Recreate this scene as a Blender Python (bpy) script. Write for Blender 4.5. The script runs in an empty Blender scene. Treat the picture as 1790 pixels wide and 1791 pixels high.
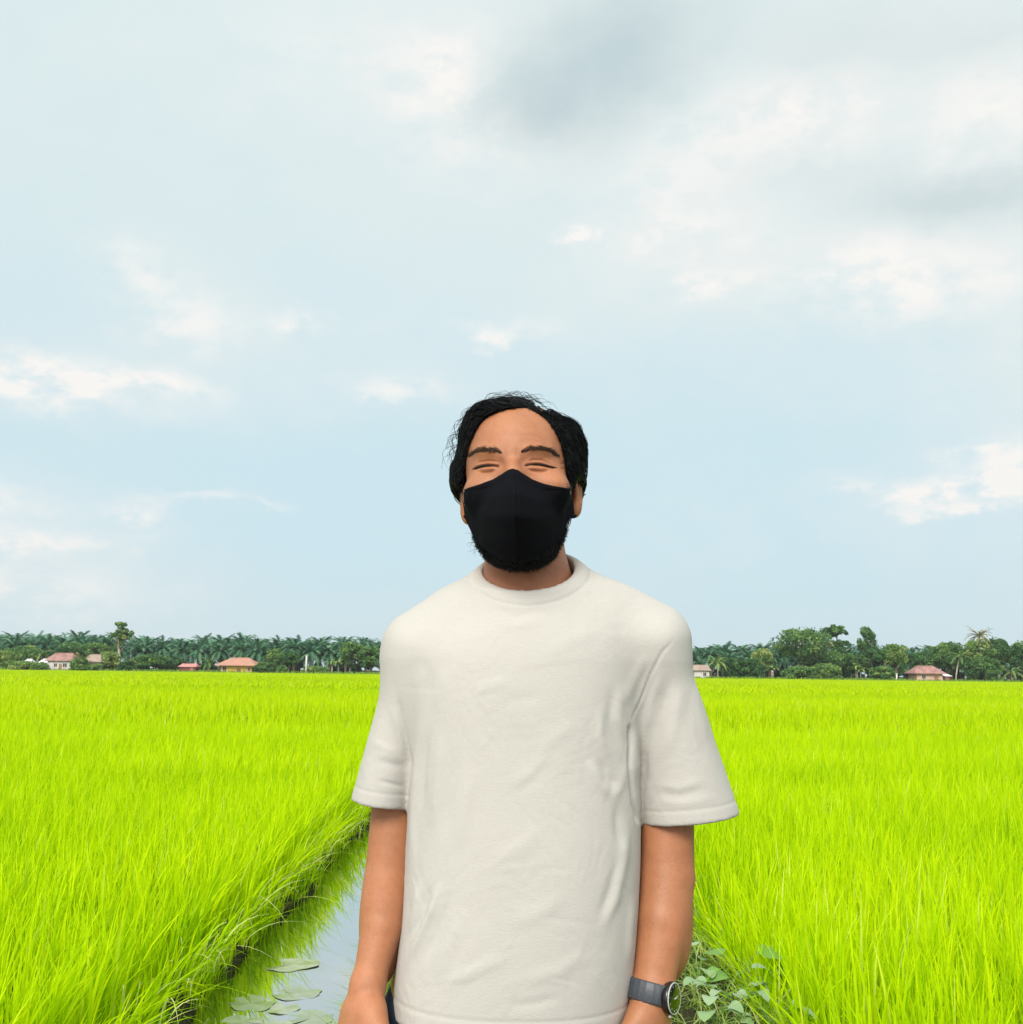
import bpy, math, random
import numpy as np
from mathutils import Matrix, Vector
from mathutils.bvhtree import BVHTree

rng = np.random.default_rng(11)
random.seed(11)
R = math.radians
scene = bpy.context.scene
col = scene.collection

# ------------------------------------------------------------------ camera
CAM = np.array([0.0, 0.0, 1.30])
PITCH, ROLL, FPX = R(8.88), R(0.70), 1790.0
cam_d = bpy.data.cameras.new('camera')
cam_d.sensor_fit = 'HORIZONTAL'
cam_d.sensor_width = 36.0
cam_d.lens = 36.0
cam_d.clip_start = 0.05
cam_d.clip_end = 9000
cam = bpy.data.objects.new('camera', cam_d)
col.objects.link(cam)
Mrot = Matrix.Rotation(R(90) + PITCH, 4, 'X') @ Matrix.Rotation(ROLL, 4, 'Z')
cam.matrix_world = Matrix.Translation(CAM.tolist()) @ Mrot
scene.camera = cam
RC = np.array(Mrot.to_3x3())

# ------------------------------------------------------------------ light
SUN_EL, SUN_AZ = 40.0, 197.0      # azimuth from +Y clockwise: behind the camera, to its left
SUN_STRENGTH, SKY_STRENGTH, EXPOSURE = 3.0, 0.1, 0.08
scene.view_settings.view_transform = 'Standard'
scene.view_settings.look = 'None'
scene.view_settings.gamma = 1.0
scene.view_settings.exposure = EXPOSURE
sun_d = bpy.data.lights.new('sun', 'SUN')
sun_d.energy = SUN_STRENGTH
sun_d.angle = R(24)
sun_d.color = (1.0, 0.95, 0.86)
sun = bpy.data.objects.new('sun', sun_d)
col.objects.link(sun)
sdir = Vector((math.sin(R(SUN_AZ)) * math.cos(R(SUN_EL)), math.cos(R(SUN_AZ)) * math.cos(R(SUN_EL)), math.sin(R(SUN_EL))))
sun.rotation_euler = sdir.to_track_quat('Z', 'Y').to_euler()
sun.location = (0, 0, 60)
scene.cycles.max_bounces = 8
scene.cycles.transmission_bounces = 4
scene.cycles.transparent_max_bounces = 4
scene.cycles.use_denoising = True


def ray(px, py):
    d = np.stack(np.broadcast_arrays((np.asarray(px, float) - 895) / FPX, (895.5 - np.asarray(py, float)) / FPX, -1.0), -1)
    return d @ RC.T


def P(px, py, Y):
    d = ray(px, py)
    t = (np.asarray(Y, float) / d[..., 1])[..., None]
    return CAM + d * t


def proj(V):
    c = (V - CAM) @ RC
    z = np.minimum(c[:, 2], -1e-3)
    return 895 + FPX * c[:, 0] / -z, 895.5 - FPX * c[:, 1] / -z


# ------------------------------------------------------------------ node helpers
class NT:
    def __init__(s, tree):
        s.t = tree
        s.n = tree.nodes
        s.l = tree.links

    def new(s, typ, **kw):
        nd = s.n.new(typ)
        for k, v in kw.items():
            setattr(nd, k, v)
        return nd

    def put(s, sock, v):
        if isinstance(v, bpy.types.NodeSocket):
            s.l.new(v, sock)
        else:
            sock.default_value = v

    def math(s, op, a, b=0.0, c=None, clamp=False):
        nd = s.new('ShaderNodeMath', operation=op, use_clamp=clamp)
        s.put(nd.inputs[0], a)
        s.put(nd.inputs[1], b)
        if c is not None:
            s.put(nd.inputs[2], c)
        return nd.outputs[0]

    def mix(s, f, a, b, blend='MIX'):
        nd = s.new('ShaderNodeMix', data_type='RGBA', blend_type=blend)
        nd.clamp_factor = True
        s.put(nd.inputs['Factor'], f)
        s.put(nd.inputs['A'], a if isinstance(a, bpy.types.NodeSocket) else (*a[:3], 1))
        s.put(nd.inputs['B'], b if isinstance(b, bpy.types.NodeSocket) else (*b[:3], 1))
        return nd.outputs['Result']

    def noise(s, vec, scale, detail=3.0, rough=0.55, dist=0.0):
        nd = s.new('ShaderNodeTexNoise')
        if vec is not None:
            s.l.new(vec, nd.inputs['Vector'])
        nd.inputs['Scale'].default_value = scale
        nd.inputs['Detail'].default_value = detail
        nd.inputs['Roughness'].default_value = rough
        nd.inputs['Distortion'].default_value = dist
        return nd.outputs[0]

    def ramp(s, f, stops, interp='LINEAR'):
        nd = s.new('ShaderNodeValToRGB')
        nd.color_ramp.interpolation = interp
        e = nd.color_ramp.elements
        while len(e) < len(stops):
            e.new(0.5)
        for el, (p, c) in zip(e, stops):
            el.position = p
            el.color = (*c[:3], 1) if not isinstance(c, (int, float)) else (c, c, c, 1)
        s.put(nd.inputs[0], f)
        return nd.outputs[0]

    def maprange(s, v, a, b, c=0.0, d=1.0, smooth=True):
        nd = s.new('ShaderNodeMapRange')
        nd.interpolation_type = 'SMOOTHSTEP' if smooth else 'LINEAR'
        s.put(nd.inputs[0], v)
        for i, x in zip((1, 2, 3, 4), (a, b, c, d)):
            nd.inputs[i].default_value = x
        return nd.outputs[0]


# ------------------------------------------------------------------ sky
def build_world():
    w = bpy.data.worlds.new('World')
    scene.world = w
    w.use_nodes = True
    g = NT(w.node_tree)
    for n in list(g.n):
        g.n.remove(n)
    out = g.new('ShaderNodeOutputWorld')
    bg = g.new('ShaderNodeBackground')
    bg.inputs['Strength'].default_value = SKY_STRENGTH
    g.l.new(bg.outputs[0], out.inputs[0])
    sky = g.new('ShaderNodeTexSky', sky_type='NISHITA')
    sky.sun_disc = False
    sky.sun_elevation = R(SUN_EL)
    sky.sun_rotation = R(SUN_AZ)
    sky.dust_density = 2.0
    tc = g.new('ShaderNodeTexCoord')
    vec = tc.outputs['Generated']
    sep = g.new('ShaderNodeSeparateXYZ')
    g.l.new(vec, sep.inputs[0])
    az = g.math('ARCTAN2', sep.outputs[0], sep.outputs[1])
    el = g.math('ARCSINE', sep.outputs[2])
    # cloud-plane like warp so that the clouds get ragged outlines
    n1 = g.noise(vec, 9.0, 6.0, 0.62)
    n2 = g.noise(vec, 4.0, 5.0, 0.6)
    mp = g.new('ShaderNodeMapping')
    mp.inputs['Location'].default_value = (3.1, 1.7, 0.4)
    mp.inputs['Scale'].default_value = (1.0, 1.0, 1.8)
    g.l.new(vec, mp.inputs[0])
    n3 = g.noise(mp.outputs[0], 22.0, 6.0, 0.6)
    n4 = g.noise(mp.outputs[0], 2.2, 5.0, 0.55)
    wa = g.math('MULTIPLY_ADD', g.math('SUBTRACT', n1, 0.5), 0.16, az)
    wa = g.math('MULTIPLY_ADD', g.math('SUBTRACT', n3, 0.5), 0.05, wa)
    we = g.math('MULTIPLY_ADD', g.math('SUBTRACT', n2, 0.5), 0.10, el)
    we = g.math('MULTIPLY_ADD', g.math('SUBTRACT', n3, 0.5), 0.045, we)

    def blob(px, py, rx, ry, amp, tilt=0.0):
        d = ray(px, py)
        d = d / np.linalg.norm(d)
        a0, e0 = math.atan2(d[0], d[1]), math.asin(d[2])
        ca, sa = math.cos(tilt), math.sin(tilt)
        da = g.math('SUBTRACT', wa, a0)
        de = g.math('SUBTRACT', we, e0)
        u = g.math('MULTIPLY_ADD', de, sa * FPX / rx, g.math('MULTIPLY', da, ca * FPX / rx))
        v = g.math('MULTIPLY_ADD', da, -sa * FPX / ry, g.math('MULTIPLY', de, ca * FPX / ry))
        q = g.math('MULTIPLY_ADD', u, u, g.math('MULTIPLY', v, v))
        return g.math('MULTIPLY', g.math('EXPONENT', g.math('MULTIPLY', q, -1.0)), amp)

    def total(bl):
        s = None
        for b in bl:
            o = blob(*b)
            s = o if s is None else g.math('ADD', s, o)
        return s
    white = total(WHITE)
    veil = total(VEIL)
    grey = total(GREY)
    # clear part: the physical sky under a thin bright veil
    grad = g.ramp(g.maprange(el, -0.02, 0.62, 0, 1, False), SKY_RAMP)
    base = g.mix(0.93, sky.outputs[0], grad)
    # around the hidden sun, behind the camera, the cloud layer glows
    dot = g.new('ShaderNodeVectorMath', operation='DOT_PRODUCT')
    g.l.new(vec, dot.inputs[0])
    dot.inputs[1].default_value = tuple(sdir)
    glow = g.maprange(dot.outputs['Value'], -0.2, 1.0, 0.0, 1.0)
    base = g.mix(glow, base, GLOW)
    general = g.maprange(n4, 0.40, 0.68, 0.0, 0.45)
    vv = g.math('ADD', g.math('MULTIPLY', veil, g.maprange(n2, 0.25, 0.7, 0.55, 1.15)), general, clamp=True)
    c = g.mix(vv, base, g.mix(n2, VEIL_A, VEIL_B))
    gg = g.math('MULTIPLY', grey, g.maprange(n2, 0.2, 0.75, 0.6, 1.2), clamp=True)
    c = g.mix(gg, c, GREY_C)
    ww = g.math('MULTIPLY', white, g.maprange(n3, 0.34, 0.62, 0.3, 1.7), clamp=True)
    c = g.mix(ww, c, WHITE_C)
    g.l.new(c, bg.inputs['Color'])


SKY_RAMP = [(0.0, (6.3, 7.6, 8.1)), (0.22, (5.8, 7.7, 8.5)), (0.5, (6.2, 7.9, 8.4)), (1.0, (6.9, 8.3, 8.4))]
GLOW = (13, 12.7, 12.0)
VEIL_A, VEIL_B = (7.0, 7.9, 8.0), (8.0, 8.4, 8.3)
GREY_C = (5.1, 6.2, 6.5)
WHITE_C = (9.0, 8.85, 8.6)
WHITE = [(50, 650, 110, 32, .75), (200, 655, 60, 20, .8), (290, 655, 60, 22, .55), (130, 690, 170, 26, .3),
         (260, 470, 60, 40, .35), (335, 550, 90, 45, .5), (520, 545, 48, 22, .5), (880, 555, 90, 18, .6),
         (690, 670, 90, 22, .5), (20, 870, 60, 40, .4), (235, 880, 60, 20, .5), (150, 932, 100, 14, .5),
         (15, 935, 40, 20, .5), (410, 882, 100, 9, .35), (1010, 408, 36, 12, .7), (1200, 400, 120, 42, .55),
         (1245, 482, 70, 20, .6), (1540, 440, 170, 40, .45), (1650, 838, 130, 20, .75), (1750, 800, 80, 40, .8),
         (1690, 872, 90, 12, .6), (1690, 765, 40, 7, .5), (780, 110, 80, 65, .7), (1450, 160, 130, 45, .5),
         (1740, 150, 80, 70, .55), (860, 250, 130, 60, .35), (1300, 230, 200, 60, .4), (1620, 480, 200, 45, .5), (1180, 320, 120, 40, .3), (640, 60, 200, 70, .25),
         (60, 1010, 160, 40, .4)]
VEIL = [(1500, 230, 430, 240, .9), (1780, 250, 220, 220, .6), (840, 130, 320, 150, .55), (1800, 650, 170, 330, .5),
        (1300, 440, 330, 110, .4), (330, 520, 220, 120, .4), (100, 660, 260, 70, .4), (60, 960, 300, 130, .5),
        (150, 200, 400, 300, .3), (600, 650, 300, 60, .15)]
GREY = [(1060, 100, 190, 110, 1.0, 0.25), (930, 200, 110, 50, .5), (1690, 330, 190, 50, .6), (1490, 60, 200, 60, .3),
        (1750, 40, 90, 40, .3), (1420, 290, 150, 40, .2)]
build_world()


# ------------------------------------------------------------------ mesh helpers
def tag(o, label=None, cat=None, group=None, kind=None):
    if label:
        o['label'] = label
    if cat:
        o['category'] = cat
    if group:
        o['group'] = group
    if kind:
        o['kind'] = kind
    return o


def empty(name, loc=(0, 0, 0), rz=0.0):
    o = bpy.data.objects.new(name, None)
    col.objects.link(o)
    o.location = loc
    o.rotation_euler = (0, 0, rz)
    o.empty_display_size = 0.2
    return o


def mesh_data(name, V, faces, mat, smooth=True, attrs=None):
    """faces: list of integer arrays, each (n,3) or (n,4)"""
    V = np.asarray(V, np.float32)
    me = bpy.data.meshes.new(name)
    faces = [np.asarray(f, np.int32) for f in faces if len(f)]
    me.vertices.add(len(V))
    me.vertices.foreach_set('co', V.ravel())
    nl = sum(f.size for f in faces)
    npoly = sum(len(f) for f in faces)
    me.loops.add(nl)
    me.polygons.add(npoly)
    me.loops.foreach_set('vertex_index', np.concatenate([f.ravel() for f in faces]))
    tot = np.concatenate([np.full(len(f), f.shape[1], np.int32) for f in faces])
    start = np.concatenate([[0], np.cumsum(tot)[:-1]]).astype(np.int32)
    me.polygons.foreach_set('loop_start', start)
    me.update(calc_edges=True)
    me.polygons.foreach_set('use_smooth', np.full(npoly, smooth, bool))
    for k, a in (attrs or {}).items():
        at = me.attributes.new(k, 'FLOAT', 'POINT')
        at.data.foreach_set('value', np.asarray(a, np.float32))
    if mat:
        me.materials.append(mat)
    me.validate()
    return me


def mesh_obj(name, V, faces, mat, parent=None, smooth=True, attrs=None):
    o = bpy.data.objects.new(name, mesh_data(name, V, faces, mat, smooth, attrs))
    col.objects.link(o)
    if parent:
        o.parent = parent
    return o


class MB:
    """collects shapes for one mesh"""
    def __init__(s):
        s.V, s.F, s.A, s.n = [], [], [], 0

    def add(s, V, faces, tint=0.5):
        V = np.asarray(V, float).reshape(-1, 3)
        for f in faces:
            if len(f):
                s.F.append(np.asarray(f, np.int64) + s.n)
        s.V.append(V)
        s.A.append(np.broadcast_to(np.asarray(tint, float), (len(V),)))
        s.n += len(V)

    def box(s, c, size, rz=0.0, tint=0.5):
        x, y, z = np.array(size) / 2
        v = np.array([[-x, -y, -z], [x, -y, -z], [x, y, -z], [-x, y, -z], [-x, -y, z], [x, -y, z], [x, y, z], [-x, y, z]])
        ca, sa = math.cos(rz), math.sin(rz)
        v = v @ np.array([[ca, sa, 0], [-sa, ca, 0], [0, 0, 1]]) + np.array(c)
        s.add(v, [np.array([[0, 3, 2, 1], [4, 5, 6, 7], [0, 1, 5, 4], [1, 2, 6, 5], [2, 3, 7, 6], [3, 0, 4, 7]])], tint)

    def tube(s, pts, rad, seg=8, tint=0.5, flat=1.0):
        pts = np.asarray(pts, float)
        n = len(pts)
        rad = np.broadcast_to(np.asarray(rad, float), (n,))
        T = np.gradient(pts, axis=0)
        T /= np.linalg.norm(T, axis=1)[:, None] + 1e-12
        up = np.array([0.13, 0.21, 0.97]) if abs(T[0][2]) < 0.9 else np.array([0.97, 0.21, 0.13])
        A = np.cross(T, up)
        A /= np.linalg.norm(A, axis=1)[:, None] + 1e-12
        B = np.cross(T, A)
        th = np.linspace(0, 2 * np.pi, seg, endpoint=False)
        V = pts[:, None] + rad[:, None, None] * (np.cos(th)[None, :, None] * A[:, None] + flat * np.sin(th)[None, :, None] * B[:, None])
        i = np.arange(n - 1)[:, None] * seg
        j = np.arange(seg)[None]
        j2 = (j + 1) % seg
        q = np.stack([i + j, i + j2, i + seg + j2, i + seg + j], -1).reshape(-1, 4)
        V = V.reshape(-1, 3)
        V = np.concatenate([V, pts[:1], pts[-1:]])
        a, b = n * seg, n * seg + 1
        j = np.arange(seg)
        t1 = np.stack([np.full(seg, a), (j + 1) % seg, j], -1)
        t2 = np.stack([np.full(seg, b), (n - 1) * seg + j, (n - 1) * seg + (j + 1) % seg], -1)
        s.add(V, [q, t1, t2], tint)

    def build(s, name, mat, parent=None, smooth=True):
        return mesh_obj(name, np.concatenate(s.V), s.group(), mat, parent, smooth, {'tint': np.concatenate(s.A)})

    def group(s):
        return [np.concatenate([f for f in s.F if f.shape[1] == k]) for k in (3, 4) if any(f.shape[1] == k for f in s.F)]

    def data(s, name, mat, smooth=True):
        return mesh_data(name, np.concatenate(s.V), s.group(), mat, smooth, {'tint': np.concatenate(s.A)})


# ------------------------------------------------------------------ materials
def new_mat(name):
    m = bpy.data.materials.new(name)
    m.use_nodes = True
    g = NT(m.node_tree)
    b = g.n['Principled BSDF']
    return m, g, b


def attr(g, name='tint'):
    a = g.new('ShaderNodeAttribute')
    a.attribute_name = name
    return a.outputs['Fac']


def objco(g):
    return g.new('ShaderNodeTexCoord').outputs['Object']


def bump(g, b, h, strength, dist):
    nd = g.new('ShaderNodeBump')
    nd.inputs['Strength'].default_value = strength
    nd.inputs['Distance'].default_value = dist
    g.l.new(h, nd.inputs['Height'])
    g.l.new(nd.outputs[0], b.inputs['Normal'])


def leaf_mat(name, stops, trans=0.35, rough=0.5, patch=None, spec=0.3):
    m, g, b = new_mat(name)
    c = g.ramp(attr(g), stops)
    if patch:
        n = g.noise(objco(g), patch[0], 3.0)
        c = g.mix(g.maprange(n, 0.35, 0.65, 0, patch[1]), c, patch[2], 'MULTIPLY')
    g.l.new(c, b.inputs['Base Color'])
    b.inputs['Roughness'].default_value = rough
    b.inputs['Specular IOR Level'].default_value = spec
    tr = g.new('ShaderNodeBsdfTranslucent')
    g.l.new(c, tr.inputs['Color'])
    mx = g.new('ShaderNodeMixShader')
    mx.inputs[0].default_value = trans
    g.l.new(b.outputs[0], mx.inputs[1])
    g.l.new(tr.outputs[0], mx.inputs[2])
    g.l.new(mx.outputs[0], g.n['Material Output'].inputs['Surface'])
    return m


def plain_mat(name, c, rough=0.7, c2=None, scale=4.0, bumpd=0.0, spec=0.4, metal=0.0):
    m, g, b = new_mat(name)
    n = g.noise(objco(g), scale, 5.0, 0.6)
    c2 = c2 or tuple(x * 0.8 for x in c)
    g.l.new(g.mix(g.maprange(n, 0.35, 0.68), c, c2), b.inputs['Base Color'])
    b.inputs['Roughness'].default_value = rough
    b.inputs['Specular IOR Level'].default_value = spec
    b.inputs['Metallic'].default_value = metal
    if bumpd:
        bump(g, b, n, 0.6, bumpd)
    return m


RICE = leaf_mat('rice_leaf', [(0.0, (0.18, 0.41, 0.001)), (0.5, (0.50, 0.74, 0.001)), (0.9, (0.66, 0.82, 0.002)), (1.0, (0.74, 0.78, 0.34))],
                0.36, 0.65, (0.35, 0.3, (0.86, 0.92, 0.8)), 0.08)
PATHG = leaf_mat('bank_grass', [(0.0, (0.10, 0.24, 0.02)), (0.6, (0.26, 0.42, 0.05)), (1.0, (0.50, 0.55, 0.20))], 0.3, 0.45)
WEED = leaf_mat('weed_leaf', [(0.0, (0.14, 0.34, 0.03)), (1.0, (0.34, 0.46, 0.28))], 0.2, 0.35)
PALM = leaf_mat('oil_palm_leaf', [(0.0, (0.032, 0.12, 0.068)), (0.6, (0.105, 0.28, 0.145)), (1.0, (0.22, 0.42, 0.21))], 0.25, 0.45)
BROAD = leaf_mat('broad_leaf', [(0.0, (0.04, 0.12, 0.04)), (0.35, (0.10, 0.235, 0.065)), (0.7, (0.21, 0.35, 0.085)), (1.0, (0.40, 0.47, 0.15))], 0.3, 0.5)
DRYP = leaf_mat('dry_frond', [(0.0, (0.10, 0.16, 0.05)), (1.0, (0.36, 0.32, 0.14))], 0.2, 0.5)
BARK = plain_mat('bark', (0.20, 0.16, 0.11), 0.9, (0.10, 0.08, 0.06), 3.0, 0.02)
PALEBARK = plain_mat('pale_bark', (0.52, 0.47, 0.38), 0.9, (0.30, 0.27, 0.2), 3.0, 0.02)
LILY = leaf_mat('lily_leaf', [(0.0, (0.17, 0.26, 0.10)), (1.0, (0.46, 0.50, 0.38))], 0.1, 0.14, (14, .5, (.6, .65, .5)), 0.9)


def ground_mat():
    m, g, b = new_mat('ground')
    co = objco(g)
    n = g.noise(co, 3.0, 6.0, 0.65)
    n2 = g.noise(co, 40.0, 4.0, 0.6)
    c = g.ramp(n, [(0.3, (0.022, 0.020, 0.009)), (0.55, (0.038, 0.040, 0.014)), (0.75, (0.045, 0.07, 0.012))])
    g.l.new(g.mix(n2, c, (0.05, 0.05, 0.025)), b.inputs['Base Color'])
    b.inputs['Roughness'].default_value = 0.95
    b.inputs['Specular IOR Level'].default_value = 0.1
    bump(g, b, n2, 0.9, 0.03)
    return m


def water_mat():
    m, g, b = new_mat('water')
    co = objco(g)
    n = g.noise(co, 2.2, 3.0, 0.5)
    b.inputs['Base Color'].default_value = (0.03, 0.032, 0.014, 1)
    b.inputs['Roughness'].default_value = 0.04
    b.inputs['IOR'].default_value = 2.1
    b.inputs['Specular IOR Level'].default_value = 1.0
    b.inputs['Coat Weight'].default_value = 1.0
    b.inputs['Coat IOR'].default_value = 1.7
    b.inputs['Coat Roughness'].default_value = 0.03
    bump(g, b, n, 0.12, 0.02)
    gl = g.new('ShaderNodeBsdfGlossy')
    gl.inputs['Roughness'].default_value = 0.03
    gl.inputs['Color'].default_value = (.95, .97, 1, 1)
    mx = g.new('ShaderNodeMixShader')
    mx.inputs[0].default_value = 0.44
    g.l.new(b.outputs[0], mx.inputs[1])
    g.l.new(gl.outputs[0], mx.inputs[2])
    g.l.new(mx.outputs[0], g.n['Material Output'].inputs['Surface'])
    return m


# ------------------------------------------------------------------ ground and water
WZ = -0.20          # water level
SOIL = -0.12        # rice soil level


def build_ground():
    xs = [-3000, -400, -60, -12, -5, -2.2, -1.78, -1.58, -1.44, -1.37, -1.25, -0.80, -0.62, -0.50, -0.38, 0, .3, .6, .9, 1.05, 1.25, 2.2, 5, 12, 60, 400, 3000]
    zs = [SOIL, SOIL, SOIL, SOIL, SOIL, SOIL, SOIL, -.06, -.06, WZ - .04, -.42, -.42, -.33, -.10, -.01, 0, .01, .01, 0, -.03, SOIL, SOIL, SOIL, SOIL, SOIL, SOIL, SOIL]
    ys = list(np.concatenate([[-200, -30, -6], np.arange(-2, 14, 0.25), [16, 20, 28, 40, 60, 90, 140, 200, 268, 276, 300, 420, 900, 2000, 4000]]))
    xs, zs, ys = np.array(xs, float), np.array(zs, float), np.array(ys, float)
    V = []
    for y in ys:
        z = zs.copy()
        wob = 0.03 * math.sin(y * 1.9) + 0.02 * math.sin(y * 4.3 + 1)
        x = xs.copy()
        x[6:21] += wob
        if y > 270:
            z[:] = 0.0
        V.append(np.stack([x, np.full_like(x, y), z + (rng.normal(0, .008, len(x)) if y < 14 else 0)], -1))
    V = np.concatenate(V)
    nx = len(xs)
    i, j = np.meshgrid(np.arange(len(ys) - 1), np.arange(nx - 1), indexing='ij')
    a = (i * nx + j).ravel()
    F = np.stack([a, a + 1, a + nx + 1, a + nx], -1)
    tag(mesh_obj('ground', V, [F], ground_mat()), kind='structure')
    V = np.array([[-1.62, -4, WZ], [-0.40, -4, WZ], [-0.40, 268, WZ], [-1.62, 268, WZ]])
    tag(mesh_obj('water', V, [np.array([[0, 1, 2, 3]])], water_mat(), smooth=False), kind='structure')


build_ground()


# ------------------------------------------------------------------ grass blades
def blades(mb, base, h, az, lean, w, face, segs, tint, droop=0.0, curl=2.0):
    n = len(base)
    t = np.linspace(0, 1, segs + 1)[None]
    hor = lean[:, None] * t ** curl
    z = h[:, None] * (t - np.asarray(droop).reshape(-1, 1) * t ** 3)
    cx = base[:, 0, None] + np.cos(az)[:, None] * hor
    cy = base[:, 1, None] + np.sin(az)[:, None] * hor
    cz = base[:, 2, None] + z
    ww = (w[:, None] / 2) * np.clip(np.minimum(1.0, 0.55 + t * 1.5) * (1 - t ** 2.2), 0.02, 1)
    ox, oy = np.cos(face)[:, None] * ww, np.sin(face)[:, None] * ww
    L = np.stack([cx - ox, cy - oy, cz], -1)
    Rr = np.stack([cx + ox, cy + oy, cz], -1)
    V = np.stack([L, Rr], 2).reshape(n, -1, 3)       # n, 2*(segs+1), 3
    k = 2 * (segs + 1)
    b = (np.arange(n) * k)[:, None]
    s = (np.arange(segs) * 2)[None]
    F = np.stack([b + s, b + s + 1, b + s + 3, b + s + 2], -1).reshape(-1, 4)
    mb.add(V.reshape(-1, 3), [F], np.repeat(tint, k))


def lowfreq(x, y, seed, sc):
    r = np.random.default_rng(seed)
    o = np.zeros_like(x)
    for k in range(7):
        a = r.uniform(0, 2 * np.pi)
        f = r.uniform(0.6, 1.8) / sc
        o += np.sin((x * np.cos(a) + y * np.sin(a)) * f * 2 * np.pi + r.uniform(0, 6.28))
    return o / 3.0


def rice_side(side):
    mb = MB()
    edge = -1.395 if side < 0 else 0.99
    zones = [(1.2, 5.0, 1250, .0125, 5, .44), (5.0, 10.0, 1100, .0125, 4, .44), (10, 20, 520, .016, 3, .44), (20, 60, 55, .04, 2, .46), (60, 272, 7, .16, 2, .46)]
    for (y0, y1, dens, w, segs, h0) in zones:
        half = 0.60 * y1 + 2.0
        n = int((y1 - y0) * (half - abs(edge)) * dens)
        y = rng.uniform(y0, y1, n)
        x = rng.uniform(abs(edge), half, n)
        keep = x < 0.60 * y + 2.0
        x, y = x[keep], y[keep]
        if y1 <= 20:           # transplanted hills: gather the blades into tufts on a loose grid
            gx, gy = 0.17, 0.17
            ix, iy = np.round(x / gx), np.round(y / gy)
            jit = np.sin(ix * 12.9898 + iy * 78.233) * 43758.5453
            jit -= np.floor(jit)
            jit2 = np.sin(ix * 39.3468 + iy * 11.135) * 24634.6345
            jit2 -= np.floor(jit2)
            cx, cy = ix * gx + (jit - .5) * .12, iy * gy + (jit2 - .5) * .12
            pull = rng.uniform(.25, .75, len(x))
            x, y = x + (cx - x) * pull, y + (cy - y) * pull
        x = np.maximum(x, abs(edge) - 0.03 + .05 * np.sin(y * 3.1))
        x = x * side
        n = len(x)
        lf = lowfreq(x, y, 5, 3.0) if y1 <= 20 else lowfreq(x * .35, y, 6, 28.0)
        h = h0 * (.97 + rng.normal(0, .15, n) + .05 * lf)
        d_edge = np.abs(x) - abs(edge)
        out = np.exp(-np.maximum(d_edge, 0) / 0.11)
        az = rng.uniform(0, 2 * np.pi, n)
        lean = np.abs(rng.normal(0.04, .065, n)) + .01
        # edge plants splay out over the bank
        lx, ly = np.cos(az) * lean, np.sin(az) * lean
        lx = lx - side * out * np.abs(rng.normal(.11, .11, n))
        ly = ly + out * rng.normal(-.03, .13, n)
        lx += .015
        az, lean = np.arctan2(ly, lx), np.hypot(lx, ly)
        h = h * (1 - (.28 if side < 0 else .25) * out * rng.uniform(0, 1, n))
        droop = np.where(rng.uniform(0, 1, n) < .07, rng.uniform(.2, .5, n), rng.uniform(0, .12, n)) + out * rng.uniform(0, .22, n)
        tint = np.clip(.55 + rng.normal(0, .16, n) + .07 * lf - (.12 if side < 0 else .30) * out, 0, .93)
        odd = rng.uniform(0, 1, n) < .012 + .05 * out
        tint = np.where(odd, rng.uniform(.85, .95, n), tint)
        base = np.stack([x, y, np.where(np.abs(x) < 1.43, -.13, np.where(np.abs(x) < 1.65, -.08, SOIL - .02)) if side < 0 else np.full(n, SOIL - .02)], -1)
        blades(mb, base, h, az, lean, w * rng.uniform(.5, 1.35, n), rng.uniform(-.9, .9, n) + (rng.uniform(0, 1, n) < .2) * 1.2,
               segs, tint, droop, 2.2)
    if side < 0:         # tufts and roots clinging to the channel bank
        n = 5200
        y = 1.5 + 16 * rng.uniform(0, 1, n) ** 1.5
        q = rng.uniform(0, 1, n)
        x = -1.455 + .10 * q + .03 * np.sin(y * 1.9) + .02 * np.sin(y * 4.3 + 1)
        thin = np.sin(y * 5.3) + np.sin(y * 11.7 + 2) + .8 * np.sin(y * 2.1 + 1) + rng.normal(0, .6, n) > -.5
        x, y, q = x[thin], y[thin], q[thin]
        n = len(x)
        blades(mb, np.stack([x, y, -.06 - .15 * q], -1), rng.uniform(.08, .26, n), rng.normal(0, 1.0, n), rng.uniform(.02, .13, n),
               rng.uniform(.005, .010, n), rng.uniform(-1.2, 1.2, n), 4, np.clip(rng.normal(.22, .2, n), 0, .8), rng.uniform(0, .5, n))
    # bent, sun-bleached blades hanging out over the edge
    n = 420 if side < 0 else 300
    y = 1.5 + 12 * rng.uniform(0, 1, n) ** 1.5
    x = side * (abs(edge) + rng.normal(0.03, .07, n))
    az = np.where(side < 0, rng.normal(-.35, .8, n), np.pi + rng.normal(.3, .8, n))
    blades(mb, np.stack([x, y, np.full(n, -.08 if side < 0 else -.06)], -1), rng.uniform(.16, .40, n), az, rng.uniform(.12, .40, n),
           rng.uniform(.005, .0105, n), rng.uniform(0, 6.28, n), 8, np.where(rng.uniform(0, 1, n) < .55, rng.uniform(.95, 1, n), rng.uniform(.1, .8, n)),
           rng.uniform(.25, .95, n), rng.uniform(1.3, 2.2, (n, 1)))
    o = mb.build('rice_field', RICE, smooth=True)
    lab = ('bright green young rice field left of the water channel' if side < 0 else 'bright green young rice field right of the grassy bank')
    tag(o, lab, 'rice field', kind='stuff')
    return o


rice_side(-1)
rice_side(1)


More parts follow.
